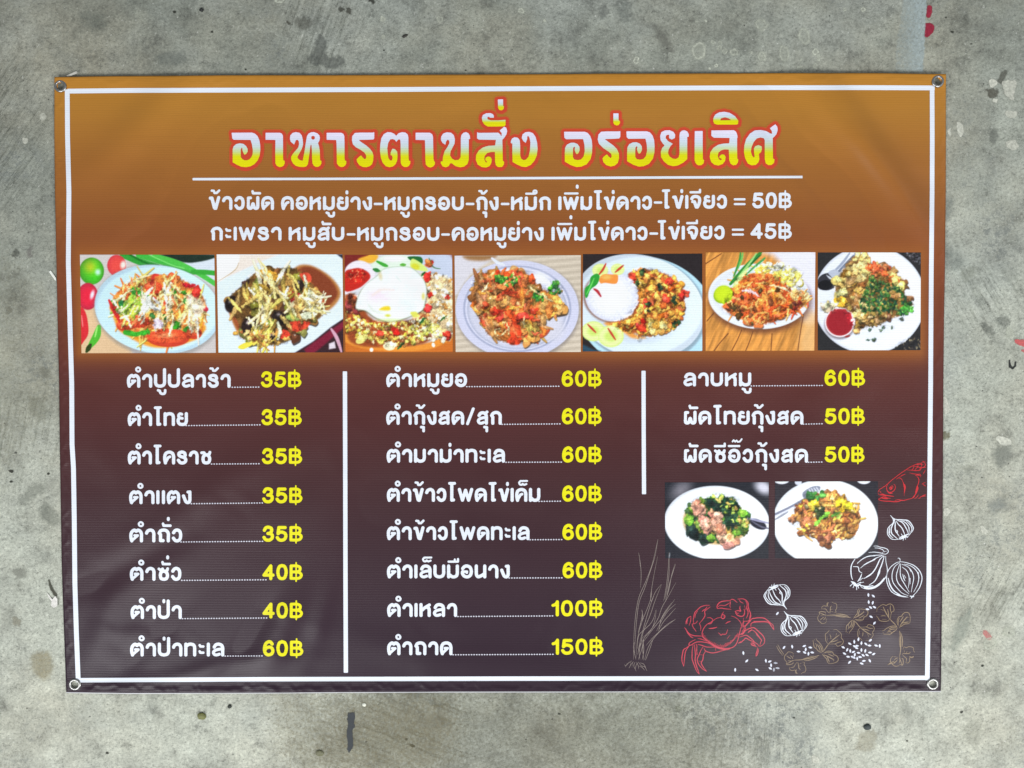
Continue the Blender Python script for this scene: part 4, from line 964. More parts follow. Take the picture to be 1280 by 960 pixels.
# ----------------------------------------------------------------------------
# printed food photographs, painted point by point on a fine grid of ink
# ----------------------------------------------------------------------------
class Photo:
    def __init__(s, corners, x0, y0, k, seed, pitch=0.72):
        C = np.array(corners, float)          # TL TR BR BL
        s.nx = int(np.hypot(*(C[1] - C[0])) / pitch) + 1; s.ny = int(np.hypot(*(C[3] - C[0])) / pitch) + 1
        a, b = np.meshgrid(np.linspace(0, 1, s.nx), np.linspace(0, 1, s.ny))
        a = a[..., None]; b = b[..., None]
        s.uv = (C[0] * (1 - a) + C[1] * a) * (1 - b) + (C[3] * (1 - a) + C[2] * a) * b
        s.X = (s.uv[..., 0] - x0) * k; s.Y = (s.uv[..., 1] - y0) * k
        s.k = k; s.aa = k * 0.55
        s.warp = 4.5; s.M = np.zeros((s.ny, s.nx)); s.I = np.zeros((s.ny, s.nx, 3)); s.r = np.random.RandomState(seed)
        s.gx0, s.gy0 = s.X.min(), s.Y.min(); s.dx = (s.X.max() - s.X.min()) / (s.nx - 1); s.dy = (s.Y.max() - s.Y.min()) / (s.ny - 1)
    def win(s, xa, ya, xb, yb, m):
        i0 = max(int((xa - m - s.gx0) / s.dx) - 1, 0); i1 = min(int((xb + m - s.gx0) / s.dx) + 2, s.nx)
        j0 = max(int((ya - m - s.gy0) / s.dy) - 1, 0); j1 = min(int((yb + m - s.gy0) / s.dy) + 2, s.ny)
        return (slice(j0, j1), slice(i0, i1)) if i1 > i0 and j1 > j0 else None
    def put(s, w, a, col):
        a = np.clip(a, 0, 1)[..., None]
        s.I[w] = s.I[w] * (1 - a) + np.asarray(col, float) * a
    def fill(s, col): s.I[:] = col
    def poly(s, P, col, soft=1.0, al=1.0, smooth=True):
        P = pts(P) if isinstance(P, str) else np.asarray(P, float)
        if smooth: P = cr(P, 4, True)
        w = s.win(P[:, 0].min(), P[:, 1].min(), P[:, 0].max(), P[:, 1].max(), s.aa * soft * 2)
        if w is None: return
        f = poly_sdf(P, s.X[w], s.Y[w])
        s.put(w, sm(-s.aa * soft, s.aa * soft, f) * al, col(s.X[w], s.Y[w], f) if callable(col) else col)
    def ell(s, cx, cy, rx, ry, ang, col, soft=1.0, al=1.0):
        R = max(rx, ry)
        w = s.win(cx - R, cy - R, cx + R, cy + R, s.aa * soft * 2)
        if w is None: return
        c, n = math.cos(math.radians(ang)), math.sin(math.radians(ang))
        dx = s.X[w] - cx; dy = s.Y[w] - cy
        q = np.hypot((dx * c + dy * n) / rx, (-dx * n + dy * c) / ry)
        s.put(w, sm(-s.aa * soft, s.aa * soft, (1 - q) * min(rx, ry)) * al, col(s.X[w], s.Y[w], q) if callable(col) else col)
    def line(s, P, r, col, soft=1.0, al=1.0, taper=True):
        P = pts(P) if isinstance(P, str) else np.asarray(P, float)
        P = cr(P, 4)
        w = s.win(P[:, 0].min(), P[:, 1].min(), P[:, 0].max(), P[:, 1].max(), r + s.aa * soft * 2)
        if w is None: return
        f = np.full(s.X[w].shape, -1e6); n = len(P)
        for k in range(n - 1):
            a, b = P[k], P[k + 1]; d = b - a
            t = np.clip(((s.X[w] - a[0]) * d[0] + (s.Y[w] - a[1]) * d[1]) / (d @ d + 1e-9), 0, 1)
            q = (k + t) / (n - 1)
            rr_ = r * (0.55 + 0.45 * np.sin(np.pi * q)) if taper else r
            f = np.maximum(f, rr_ - np.hypot(s.X[w] - a[0] - t * d[0], s.Y[w] - a[1] - t * d[1]))
        s.put(w, sm(-s.aa * soft, s.aa * soft, f) * al, col)
    def spot(s, P):
        """random point inside an outline"""
        while True:
            x = P[:, 0].min() + s.r.rand() * np.ptp(P[:, 0]); y = P[:, 1].min() + s.r.rand() * np.ptp(P[:, 1])
            if poly_sdf(P, np.array([[x]]), np.array([[y]]))[0, 0] > 0: return x, y
    def jit(s, c, v=14):
        return np.clip(np.asarray(c, float) + (s.r.rand() - .5) * 2 * v + (s.r.rand(3) - .5) * v, 0, 255)
    def food(s, P):
        s.M = np.maximum(s.M, sm(-30, 6, poly_sdf(P, s.X, s.Y)))
    def strips(s, region, n, L, r, pal, ang=(0, 180), bend=0.25, shade=0.55):
        P = cr(pts(region), 4, True); s.food(P)
        for k in range(n):
            x, y = s.spot(P); a = math.radians(ang[0] + s.r.rand() * (ang[1] - ang[0])); l = L * (0.5 + s.r.rand()) * .5
            c, d = math.cos(a), math.sin(a); b = (s.r.rand() - .5) * bend * L
            Q = np.array([(x - c * l, y - d * l), (x - d * b, y + c * b), (x + c * l, y + d * l)])
            col = s.jit(pal[s.r.randint(len(pal))]); rad = r * (0.7 + .6 * s.r.rand())
            s.line(Q + np.array([2.5, 4.5]), rad * 1.05, col * shade * .8, al=.65)
            s.line(Q, rad, col)
            s.line(Q - np.array([0, rad * .35]), rad * .4, np.minimum(col * 1.15 + 16, 255), al=.7)
    def lumps(s, region, n, size, pal, shade=0.5, flat=0.75, gloss=.6, jag=0.35):
        P = cr(pts(region), 4, True); s.food(P)
        for k in range(n):
            x, y = s.spot(P); R = size * (0.55 + .8 * s.r.rand()); a = s.r.rand() * 180
            col = s.jit(pal[s.r.randint(len(pal))])
            m = 8; t = np.linspace(0, 2 * np.pi, m, endpoint=False); q = 1 + jag * (s.r.rand(m) * 2 - 1)
            c, d = math.cos(a), math.sin(a)
            ex = R * q * np.cos(t); ey = R * flat * q * np.sin(t)
            Q = np.stack([x + ex * c - ey * d, y + ex * d + ey * c], 1)
            s.poly(Q + np.array([R * .12, R * .28]), col * shade * .7, al=.75)
            s.poly(Q, col)
            s.poly((Q - [x, y]) * .55 + [x - R * .12, y - R * .16], np.minimum(col * 1.2 + 12, 255), soft=1.6, al=.8)
            if s.r.rand() < gloss * .35: s.ell(x - R * .1, y - R * .2, R * .16, R * .1, 0, (255, 250, 235), al=.8)
    def keep(s, P): s.M = np.minimum(s.M, sm(6, -6, poly_sdf(cr(pts(P), 4, True), s.X, s.Y)))
    def grain(s, amp=6, scale=9):
        nz = fbm(s.X / scale, s.Y / scale, s.r.randint(900), 3) - .5
        gi, gj = np.meshgrid(np.arange(s.nx), np.arange(s.ny))
        wx = (fbm(gi / 3.2, gj / 3.2, 3, 2) - .5) * s.warp * s.M; wy = (fbm(gi / 3.2 + 50, gj / 3.2, 4, 2) - .5) * s.warp * s.M
        s.I = s.I[np.clip(np.round(gj + wy).astype(int), 0, s.ny - 1), np.clip(np.round(gi + wx).astype(int), 0, s.nx - 1)]
        J = np.pad(s.I, ((1, 1), (1, 1), (0, 0)), mode='edge')
        B = (J[:-2, 1:-1] + J[2:, 1:-1] + J[1:-1, :-2] + J[1:-1, 2:]) / 4
        w_ = (0.30 + 0.25 * s.M)[..., None]
        s.I = s.I * (1 - w_) + B * w_
        k = 1 + (fbm(gi / 1.6, gj / 1.6, 8, 2) - .5) * 0.45 * s.M + (fbm(gi / 9., gj / 9., 9, 3) - .5) * 1.0 * s.M - 0.04 * s.M
        s.I = np.clip(s.I * k[..., None] + nz[..., None] * amp * 2, 0, 255)
    def done(s, label):
        co = s.uv.reshape(-1, 2)
        q = (np.arange(s.ny - 1)[:, None] * s.nx + np.arange(s.nx - 1)[None]).ravel()
        loops = np.stack([q + s.nx, q + s.nx + 1, q + 1, q], 1).ravel()
        me = raw_mesh('food_photo', on_vinyl(co, 1), loops, np.arange(0, len(loops), 4), VINYL, ink(np.clip((s.I - 120) * 1.07 + 133, 0, 249).reshape(-1, 3)))
        put(me, label=label)

def plate_shade(base, cx, cy, rx, ry, rim=0.86, lo=0.90):
    """china: a slightly darker well, a lighter rim"""
    base = np.array(base, float)
    def f(x, y, q):
        e = np.hypot((x - cx) / rx, (y - cy) / ry)
        k = lo + (1 - lo) * sm(0.62, 0.80, e) - 0.07 * np.exp(-((e - 0.74) / 0.03) ** 2) * 0 - 0.10 * sm(.94, 1.0, e)
        k = k + 0.03 * ((x - cx) / rx)
        return np.minimum(base * k[..., None], 255)
    return f
ORA = [(226, 120, 50), (214, 84, 44), (232, 150, 60), (206, 62, 46), (236, 168, 84)]

# 1 green papaya salad with tomatoes and lime
f = Photo([(100, 318.4), (268, 318.4), (269.8, 441), (102, 441.5)], 95, 310, 7.11, 1)
f.fill((196, 190, 188)); f.poly('36,520 200,500 240,700 500,935 30,940', (214, 182, 142), 6); f.poly('980,60 1240,60 1240,330 1000,190', (205, 216, 226), 4)
f.poly('740,60 1235,60 1225,90 1100,122 960,128', (26, 44, 34), 2)
for s_, r_, c_ in (('420,60 560,120 720,170', 30, (44, 150, 50)), ('560,60 760,120 1000,210', 28, (60, 176, 62)), ('700,70 900,130 1080,220 1240,320', 22, (74, 186, 70)), ('1040,215 1140,215 1250,225', 22, (52, 160, 52)), ('480,60 640,140 820,170', 9, (24, 110, 34)), ('650,60 850,150 960,180', 5, (120, 216, 110))): f.line(s_, r_, c_, taper=False)
f.ell(140, 205, 110, 120, 0, lambda x, y, q: np.stack([60 + 110 * np.exp(-((x - 130) / 60) ** 2 - ((y - 170) / 60) ** 2), 186 - 50 * q ** 3 + 20 * np.exp(-((x - 180) / 50) ** 2), 36 + 0 * q], -1)); f.ell(195, 215, 22, 24, 0, (190, 235, 220), 5)
f.ell(362, 155, 84, 94, 0, lambda x, y, q: np.stack([226 - 30 * q ** 3, 74 - 20 * q ** 3, 66 + 0 * q], -1)); f.ell(420, 150, 24, 34, 10, (250, 225, 215), 4)
f.ell(106, 430, 92, 120, 0, lambda x, y, q: np.stack([224 - 50 * q ** 3, 36 + 0 * q, 62 + 0 * q], -1)); f.ell(145, 415, 16, 38, 15, (255, 225, 240), 3)
f.poly('36,540 80,560 105,650 110,760 70,830 40,840', (206, 40, 48)); f.line('50,600 62,700', 5, (240, 130, 130))
f.line('205,700 180,790 120,880', 34, (74, 176, 46)); f.line('190,700 170,790', 8, (150, 222, 110)); f.line('130,860 95,920', 22, (40, 60, 20))
f.ell(728, 560, 570, 412, 8, (120, 120, 118), 5, .5); f.ell(725, 545, 562, 392, 8, plate_shade((196, 228, 244), 725, 545, 562, 392, lo=.97))
f.poly('300,520 340,640 380,730 470,790 580,850 700,885 860,880 1000,840 1110,780 1100,660 400,560', (236, 150, 40), 4)
f.poly('320,480 400,360 520,280 640,240 800,240 960,290 1080,360 1150,470 1160,600 1100,760 980,800 820,860 640,830 480,760 380,660', (206, 116, 50), 3)
RG = '330,500 420,340 540,270 700,260 900,260 1060,350 1150,480 1130,640 1050,770 800,830 600,800 420,700'
f.lumps(RG, 60, 46, ORA, .6); f.strips(RG, 70, 190, 9, [(240, 214, 150), (228, 178, 92), (206, 196, 100), (236, 130, 60)], (20, 160)); f.lumps(RG, 16, 34, [(64, 150, 40), (30, 90, 34), (210, 40, 44)], .5)
for x, y, a, b in ((530, 660, 130, 55), (430, 690, 70, 50), (820, 800, 190, 80), (690, 350, 80, 55), (1050, 760, 70, 50)): f.ell(x, y, a, b, 0, (196, 60, 36)); f.ell(x - 8, y - 12, a * .85, b * .7, 0, (230, 84, 46), 3); f.ell(x - 20, y - 20, a * .4, b * .25, 0, (244, 140, 90), 4)
f.strips('400,420 560,420 700,520 560,600 420,600', 26, 200, 10, [(176, 200, 60), (226, 232, 170), (150, 190, 70)], (110, 150))
f.line('440,750 520,765 640,745', 22, (52, 160, 40), taper=False); f.line('295,465 340,560 390,660', 18, (206, 44, 40)); f.line('730,240 690,250 670,320', 16, (204, 56, 44)); f.line('950,320 1000,335 1055,330', 20, (206, 34, 46)); f.line('500,395 560,400 640,430', 22, (56, 150, 46)); f.ell(400, 490, 26, 30, 0, (36, 120, 60)); f.ell(1152, 545, 26, 22, 0, (196, 44, 60)); f.line('1130,580 1110,680 1080,730', 16, (228, 160, 40)); f.ell(990, 540, 26, 60, 0, (232, 214, 50))
f.strips('560,400 760,400 820,280 900,400 920,640 820,700 700,560 600,520', 16, 190, 12, [(244, 230, 186), (248, 240, 214), (236, 206, 140)], (60, 140)); f.poly('1000,420 1060,440 1140,490 1120,600 1060,640 1000,600 970,560', (244, 238, 214), 5, .8); f.strips('980,560 1120,600 1110,760 1040,720 960,660', 9, 150, 8, [(246, 236, 204), (236, 200, 140)], (70, 115)); f.strips('560,430 640,500 760,420 700,520 600,540', 7, 150, 14, [(250, 248, 236)], (30, 120))
f.poly('690,640 740,630 780,680 760,720 720,710 710,750 690,700', (232, 214, 232), 2); f.strips(RG, 18, 120, 7, [(252, 240, 200), (240, 110, 60), (246, 200, 120)], (30, 150))
f.grain(9); f.done('printed photo of papaya salad with lime and tomatoes')

# 2 papaya salad with dark sauce
f = Photo([(270.9, 318), (428.1, 318), (429.3, 440.5), (273.2, 440.8)], 265, 310, 7.11, 2)
f.fill((214, 228, 242)); f.poly('42,57 240,57 600,57 440,120 200,230 42,300', (226, 216, 206), 3, smooth=False); f.poly('30,40 220,50 240,120 190,200 40,300', (244, 244, 244), 2); f.line('50,300 200,200 240,130', 4, (190, 170, 140))
f.poly('1180,620 1180,940 720,940 900,830 1060,700', (52, 30, 36), 2, smooth=False); f.poly('820,900 900,840 1180,640 1180,700 1000,860 900,940 840,940', (120, 26, 50), 3, smooth=False); f.poly('1040,850 1090,830 1100,890 1040,900', (220, 210, 220), 2, smooth=False); f.line('1060,720 1110,800 1150,920', 16, (206, 160, 180)); f.poly('1110,57 1180,57 1180,110', (40, 40, 50), 2, smooth=False)
f.poly('760,160 860,150 960,190 1060,260 1130,350 1140,430 1080,520 960,600 800,650 700,500 700,250', (176, 116, 60), 4); f.poly('780,180 880,170 980,220 1060,290 1110,370 1110,430 1040,510 900,580 760,500 740,280', (126, 58, 32), 4)
f.poly('150,560 220,570 330,680 330,800 260,800 200,700', (176, 110, 56), 3); f.poly('180,600 250,600 310,690 290,770 230,720', (146, 74, 40), 3)
R2 = '130,480 260,340 400,210 560,180 760,190 880,300 960,440 980,600 880,660 760,780 600,850 440,860 300,790 200,600'
f.poly(R2, (104, 72, 34), 3); f.warp = 3; f.lumps(R2, 90, 44, [(92, 60, 32), (140, 96, 44), (60, 40, 26), (176, 130, 60), (120, 120, 50)], .5)
for x, y, a, b in ((170, 500, 56, 76), (330, 690, 66, 88), (600, 620, 70, 60), (770, 330, 50, 46), (540, 800, 50, 30)): f.ell(x, y, a, b, 10, (34, 24, 22), 2); f.ell(x - 8, y - 26, a * .3, b * .2, 0, (150, 140, 140), 3)
f.poly('780,230 850,220 885,260 870,310 810,290', (216, 76, 52)); f.poly('680,400 780,400 790,470 720,540 690,500', (170, 44, 40)); f.poly('660,660 860,655 850,700 780,740 700,730', (214, 66, 42)); f.ell(640, 770, 50, 46, 0, (206, 60, 40)); f.ell(500, 690, 44, 66, 20, (110, 140, 50)); f.ell(730, 620, 80, 30, 5, (140, 160, 80)); f.ell(850, 600, 80, 34, -10, (206, 212, 180)); f.ell(500, 240, 100, 46, 15, (206, 150, 50))
f.strips('150,520 300,360 420,220 700,200 900,330 960,560 700,640 560,760 380,760 300,560', 52, 210, 14, [(226, 214, 160), (206, 176, 96), (190, 176, 96), (232, 228, 196), (150, 120, 50)], (35, 145), .2)
f.strips('840,420 980,400 1000,520 930,600 860,540', 22, 150, 8, [(232, 226, 180), (214, 190, 120)], (0, 180)); f.strips('380,740 520,700 600,820 480,900 400,880', 20, 150, 10, [(214, 190, 80), (230, 206, 90), (190, 140, 60)], (40, 140))
f.poly('230,880 300,840 370,850 280,900', (236, 216, 70)); f.strips('420,220 560,240 620,500 460,560', 8, 300, 12, [(236, 226, 176), (220, 196, 120)], (45, 95), .3); f.lumps('230,740 600,780 700,820 500,860 260,800', 26, 18, [(206, 160, 80), (236, 196, 120), (150, 90, 40)])
f.grain(9); f.done('printed photo of papaya salad in brown sauce')

# 3 fried rice with a fried egg
f = Photo([(430.9, 318.7), (565.2, 318.7), (566, 440), (431.8, 440)], 425, 310, 7.11, 3)
f.fill((116, 34, 30)); f.ell(520, 480, 560, 470, 0, (240, 176, 60)); f.ell(530, 470, 535, 445, 0, (206, 208, 214)); f.poly('40,780 40,930 1000,930 1000,790 700,860 300,860', (196, 106, 36), 5); f.ell(520, 500, 545, 430, 0, (214, 110, 40), 3, .0)
f.poly('40,830 200,890 500,920 800,900 1005,800 1005,760 900,820 500,870 40,760', (222, 140, 50), 3); f.poly('700,60 990,60 1005,330 900,260 760,200', (190, 200, 220), 6); f.poly('160,100 280,60 340,70 300,130 220,130', (232, 170, 50), 3)
f.poly('700,240 860,240 1005,320 1005,780 860,800 640,760 680,400', (222, 196, 150), 4); f.lumps('700,260 1005,300 1005,780 800,800 700,600', 190, 15, [(240, 230, 200), (250, 240, 220), (226, 190, 130), (210, 150, 80), (232, 216, 170)], .7)
f.poly('45,420 160,440 300,640 640,640 760,600 800,820 500,880 140,860 50,720', (150, 70, 34), 4); f.lumps('45,560 300,660 640,650 780,620 800,780 620,860 440,880 150,800 60,740', 230, 17, [(226, 206, 100), (206, 190, 70), (240, 226, 160), (176, 110, 50), (196, 150, 60)], .55); f.lumps('60,440 150,420 170,560 60,560', 18, 26, [(140, 60, 44), (106, 40, 32), (180, 90, 60)])
f.lumps('640,640 860,660 900,780 700,800', 70, 16, [(240, 232, 190), (226, 216, 120), (200, 196, 80)], .6); f.ell(195, 810, 60, 34, -30, (222, 214, 120)); f.ell(440, 870, 56, 40, 0, (236, 230, 190)); f.ell(280, 905, 16, 18, 0, (250, 250, 235)); f.ell(830, 862, 14, 20, -20, (250, 250, 240))
for x, y, a, b in ((350, 755, 30, 22), (500, 735, 36, 34), (780, 520, 34, 60), (795, 410, 26, 50), (960, 775, 50, 40), (955, 432, 18, 14), (780, 250, 36, 26)): f.lumps('%d,%d %d,%d %d,%d' % (x - a * .3, y - b * .3, x + a * .3, y, x, y + b * .3), 3, a * .9, [(204, 40, 34), (226, 60, 40)])
for x, y, w in ((730, 650, 28), (915, 630, 24), (540, 870, 26), (735, 235, 20)): f.line([(x - w, y + w), (x + w, y - w)], 11, (30, 90, 40))
f.poly('42,200 120,120 220,120 300,190 310,250 260,300 180,360 100,390 42,400', (226, 220, 232), 2); f.poly('42,220 110,185 180,180 250,215 270,260 230,310 160,360 42,382', (186, 36, 26), 2); f.lumps('60,220 200,200 220,280 100,300', 16, 7, [(240, 160, 110), (230, 110, 70)])
f.poly('280,150 330,110 400,70 600,70 640,150 560,200 400,210 320,200', (214, 236, 214), 3); f.line('330,120 390,150 420,160', 16, (60, 160, 50)); f.line('300,190 350,205', 18, (40, 120, 50)); f.ell(480, 95, 90, 26, 0, (236, 248, 236), 4); f.line('540,150 580,150', 15, (90, 170, 60)); f.poly('600,80 720,80 730,140 660,130', (30, 100, 46)); f.poly('625,130 650,95 740,150 780,205 680,195 630,170', (206, 226, 120)); f.ell(670, 165, 38, 26, 20, (206, 206, 50), 3); f.poly('750,150 800,110 830,130 800,175', (226, 100, 60)); f.line('790,90 800,110 830,170 890,185', 5, (60, 110, 50)); f.lumps('760,120 820,120 800,170', 5, 20, [(214, 50, 40), (236, 130, 70)])
f.poly('150,480 175,400 230,330 330,250 390,190 500,170 620,175 700,230 760,300 780,380 765,470 740,560 650,600 560,640 440,665 320,630 230,570 150,550', (90, 60, 30), 3, .8)
f.poly('145,480 175,400 230,320 330,245 390,185 500,165 620,172 700,225 755,300 772,380 760,470 735,550 650,598 560,632 440,655 320,622 230,560 145,540', lambda x, y, q: np.stack([236 - 34 * sm(14, 0, q) - 18 * fbm(x / 60, y / 60, 5, 3) + 14 * np.exp(-((x - 380) / 90) ** 2 - ((y - 420) / 60) ** 2), 244 - 26 * sm(14, 0, q) - 16 * fbm(x / 60, y / 60, 5, 3) - 20 * np.exp(-((x - 340) / 120) ** 2 - ((y - 430) / 80) ** 2), 248 - 44 * sm(16, 0, q) - 14 * fbm(x / 60, y / 60, 5, 3) - 14 * np.exp(-((x - 340) / 110) ** 2 - ((y - 430) / 80) ** 2)], -1), 2)
f.keep('145,480 175,400 230,320 330,245 390,185 500,165 620,172 700,225 755,300 772,380 760,470 735,550 650,598 560,632 440,655 320,622 230,560 145,540'); f.line('290,420 370,370 480,375', 14, (232, 214, 206), 4, .8); f.line('250,500 300,560 380,580', 9, (206, 214, 196), 4, .8); f.poly('350,550 390,520 440,520 440,555', (226, 200, 40), 3); f.ell(425, 600, 22, 12, 0, (206, 206, 60), 3); f.ell(740, 430, 14, 30, 0, (220, 210, 120), 3); f.line('640,580 690,600', 26, (214, 214, 90), 2); f.ell(360, 250, 16, 34, -10, (206, 190, 140), 4, .8); f.line('500,250 540,300', 7, (214, 220, 214), 3); f.ell(440, 640, 90, 12, 0, (206, 226, 130), 4, .7)
f.grain(7); f.done('printed photo of fried rice topped with a fried egg')

# 4 stir fry on a paper plate
f = Photo([(568.2, 319.6), (726, 319), (726, 440), (569.6, 440)], 560, 310, 7.11, 4)
f.fill((196, 184, 166)); f.I += (10 * np.sin(f.Y / 9.0 + f.X / 90.0))[..., None]; f.poly('58,68 420,68 370,120 200,240 60,420', (206, 204, 212), 5); f.poly('150,68 430,68 330,112 180,105', (150, 110, 70), 5)
f.ell(622, 560, 556, 446, 0, (120, 112, 110), 5, .6); f.ell(615, 545, 548, 436, 0, (198, 200, 222)); f.ell(615, 540, 480, 385, 0, (160, 166, 192)); f.ell(615, 540, 462, 370, 0, (204, 206, 226)); f.ell(615, 545, 445, 355, 0, (164, 170, 192)); f.ell(612, 548, 430, 342, 0, (196, 198, 216), 4); f.ell(820, 270, 90, 50, 20, (236, 238, 250), 8, .9); f.ell(920, 720, 120, 110, 0, (204, 204, 216), 10, .8)
f.line('390,90 440,130 500,150', 14, (214, 220, 236))
R4 = '215,440 240,340 300,240 400,210 560,205 700,230 800,330 900,400 1010,470 1005,580 920,610 850,600 870,750 800,790 700,830 560,850 430,800 350,760 290,640 240,560'
f.poly(R4, (150, 84, 36), 3); f.lumps(R4, 90, 42, [(160, 110, 56), (190, 144, 84), (120, 74, 38), (176, 84, 40), (190, 120, 56)], .5); f.strips(R4, 70, 120, 15, [(190, 96, 42), (200, 116, 48), (170, 126, 70), (186, 66, 38), (196, 156, 90), (150, 110, 60)], (0, 180), .5)
f.lumps('280,480 420,540 640,560 800,520 760,620 560,640 400,600', 22, 36, [(214, 56, 34), (226, 84, 44)], .5); f.lumps('380,220 700,230 780,330 640,380 440,350', 20, 34, [(206, 70, 34), (220, 120, 60), (196, 60, 30)]); f.lumps('860,430 1000,460 1000,590 880,580', 14, 44, [(214, 150, 70), (226, 170, 90), (190, 110, 46)]); f.lumps('660,680 780,680 780,820 680,830', 18, 36, [(196, 170, 80), (176, 150, 70), (206, 140, 60)])
f.poly('500,690 560,660 640,690 650,760 640,850 570,862 520,830 560,780', (220, 66, 34)); f.ell(570, 720, 50, 26, 0, (240, 110, 60), 4); f.strips('220,300 330,240 300,500 240,500', 12, 120, 20, [(170, 130, 80), (150, 100, 56)], (60, 120)); f.strips('300,640 400,680 420,790 350,760', 8, 120, 18, [(170, 110, 60)], (40, 80))
for q in ('420,250 520,255 500,300 440,300', '540,240 620,240 630,300 560,340 510,320', '900,300 980,300 1005,390 930,410 890,360', '750,400 830,410 850,450 790,470'): f.lumps(q, 26, 15, [(64, 140, 44), (100, 176, 60), (30, 96, 40)], .4, gloss=.1, jag=.6)
f.strips(R4, 24, 90, 9, [(236, 160, 70), (226, 200, 140), (240, 110, 60)], (0, 180), .5); f.grain(9); f.done('printed photo of stir fry in red sauce on a paper plate')

# 5 rice with basil minced pork
f = Photo([(728.7, 317.7), (877.8, 317), (877.8, 438.7), (728.4, 439.4)], 720, 310, 7.11, 5)
f.fill((38, 32, 34)); f.ell(620, 580, 620, 500, 14, (176, 216, 232)); f.ell(580, 540, 590, 470, 16, (120, 136, 150), 3, .7); f.ell(560, 520, 590, 455, 16, plate_shade((212, 226, 240), 560, 520, 590, 455, lo=.93)); f.poly('60,860 150,900 220,918 60,918', (40, 70, 90), 3)
R5 = '470,240 560,190 700,200 860,260 950,350 960,500 930,640 860,720 760,760 640,790 540,760 420,740 300,690 480,580 540,480 540,360'
f.poly('250,670 420,640 520,760 620,800 500,800 420,750', (226, 150, 70), 4); f.poly(R5, (150, 76, 34), 3); f.lumps(R5, 250, 28, [(226, 160, 60), (210, 130, 50), (240, 186, 80), (186, 90, 40), (232, 170, 70)], .45); f.lumps('620,640 780,680 760,760 640,780', 12, 36, [(240, 220, 130), (226, 170, 70)], .6)
for q in ('760,280 840,290 830,310', '930,380 985,360 980,430 940,440', '500,640 600,640 580,800 540,800', '760,430 830,460 820,500', '610,460 640,480 620,540', '480,240 520,260 500,280'): f.lumps(q, 6, 28, [(206, 44, 36), (220, 70, 44)], .5)
for q in ('570,190 600,200 590,240', '520,290 560,300 540,330', '720,320 770,340 750,370', '620,490 650,500 640,590', '850,460 890,440 880,520', '850,630 930,650 860,710'): f.lumps(q, 7, 17, [(30, 56, 36), (20, 40, 26), (50, 80, 40)], .4, gloss=0, jag=.6)
f.ell(312, 440, 248, 222, 15, (110, 60, 40), 4, .8); f.ell(318, 430, 238, 222, 15, lambda x, y, q: np.stack([240 - 34 * q ** 3 - 26 * (fbm(x / 11, y / 11, 3, 2) - .4), 242 - 32 * q ** 3 - 26 * (fbm(x / 11, y / 11, 3, 2) - .4), 250 - 22 * q ** 3 - 22 * (fbm(x / 11, y / 11, 3, 2) - .4)], -1), 2)
for x, y, a in ((215, 200, 70), (370, 190, 60), (155, 740, 105), (310, 785, 115)): f.ell(x, y, a, a * .85, 0, (206, 226, 130), 1.5); f.ell(x, y, a * .88, a * .73, 0, (222, 238, 160), 3); f.ell(x, y, a * .5, a * .4, 0, (196, 220, 110), 5)
for q in ('265,140 240,190 205,235', '420,155 350,215', '105,680 175,750', '285,715 350,815'): f.line(q, 10, (190, 60, 44))
f.poly('205,280 240,235 320,235 370,240 370,300 340,320 260,310 220,315', (240, 140, 60)); f.ell(270, 260, 40, 20, 0, (250, 180, 90), 4); f.poly('80,430 80,360 120,320 130,260 180,228 210,250 190,320 130,370 100,440', (40, 150, 50)); f.line('160,270 130,340 95,410', 7, (100, 206, 90)); f.line('160,365 190,385 220,430', 13, (176, 44, 50))
f.grain(6); f.done('printed photo of rice with basil minced meat on black')

# 6 noodles on a white plate on wood
f = Photo([(882, 315.6), (1019.2, 315.3), (1017.8, 438.3), (882, 438.7)], 875, 310, 7.11, 6)
f.fill((206, 140, 66)); g_ = fbm(f.X / 26 + f.Y / 60, f.Y / 200 - f.X / 500, 5, 4); f.I = np.clip(f.I * (0.72 + 0.55 * g_)[..., None], 0, 255)
f.poly('560,30 1040,30 1040,620 880,600 700,120', (222, 222, 240), 12); f.poly('930,600 1040,600 1030,920 880,920', (226, 180, 120), 14, .8)
for q in ('250,760 180,840 120,920', '370,730 330,820 280,915', '470,740 440,830 405,915', '120,580 60,650', '920,590 890,760 870,910', '190,50 50,140', '640,760 630,915'): f.line(q, 3.5, (90, 46, 26), taper=False)
f.ell(530, 470, 460, 290, 2, (96, 56, 40), 9, .8); f.ell(525, 430, 452, 290, 2, (222, 228, 240)); f.ell(525, 415, 415, 250, 2, (206, 212, 222), 5); f.ell(525, 418, 400, 240, 2, (216, 222, 230), 5)
R6 = '200,520 260,420 380,280 520,240 700,300 850,400 950,430 900,540 760,610 560,680 420,660 280,590'
f.lumps('520,160 700,150 860,220 900,320 760,360 560,260', 60, 30, [(240, 238, 200), (236, 226, 130), (250, 250, 236), (226, 206, 90)], .75); f.strips('500,170 860,190 880,320 600,280', 40, 100, 7, [(250, 250, 240), (240, 230, 150), (232, 210, 90)], (0, 180)); f.strips('330,280 460,240 600,250 500,330 360,360', 44, 130, 8, [(232, 186, 70), (240, 206, 110), (226, 160, 60)], (0, 80))
f.poly(R6, (206, 100, 40), 3); f.lumps(R6, 60, 40, [(220, 110, 46), (196, 76, 36), (232, 140, 60)], .6); f.strips(R6, 150, 95, 8, [(236, 140, 54), (226, 100, 44), (240, 170, 90), (210, 84, 40)], (0, 180), .5); f.lumps(R6, 14, 24, [(70, 50, 24), (110, 60, 30)]); f.lumps('820,370 960,380 950,450 830,450', 50, 13, [(226, 180, 110), (206, 150, 80), (240, 206, 140)], .6); f.lumps('820,480 900,480 890,530 830,540', 14, 14, [(130, 50, 36), (110, 36, 30)], gloss=0)
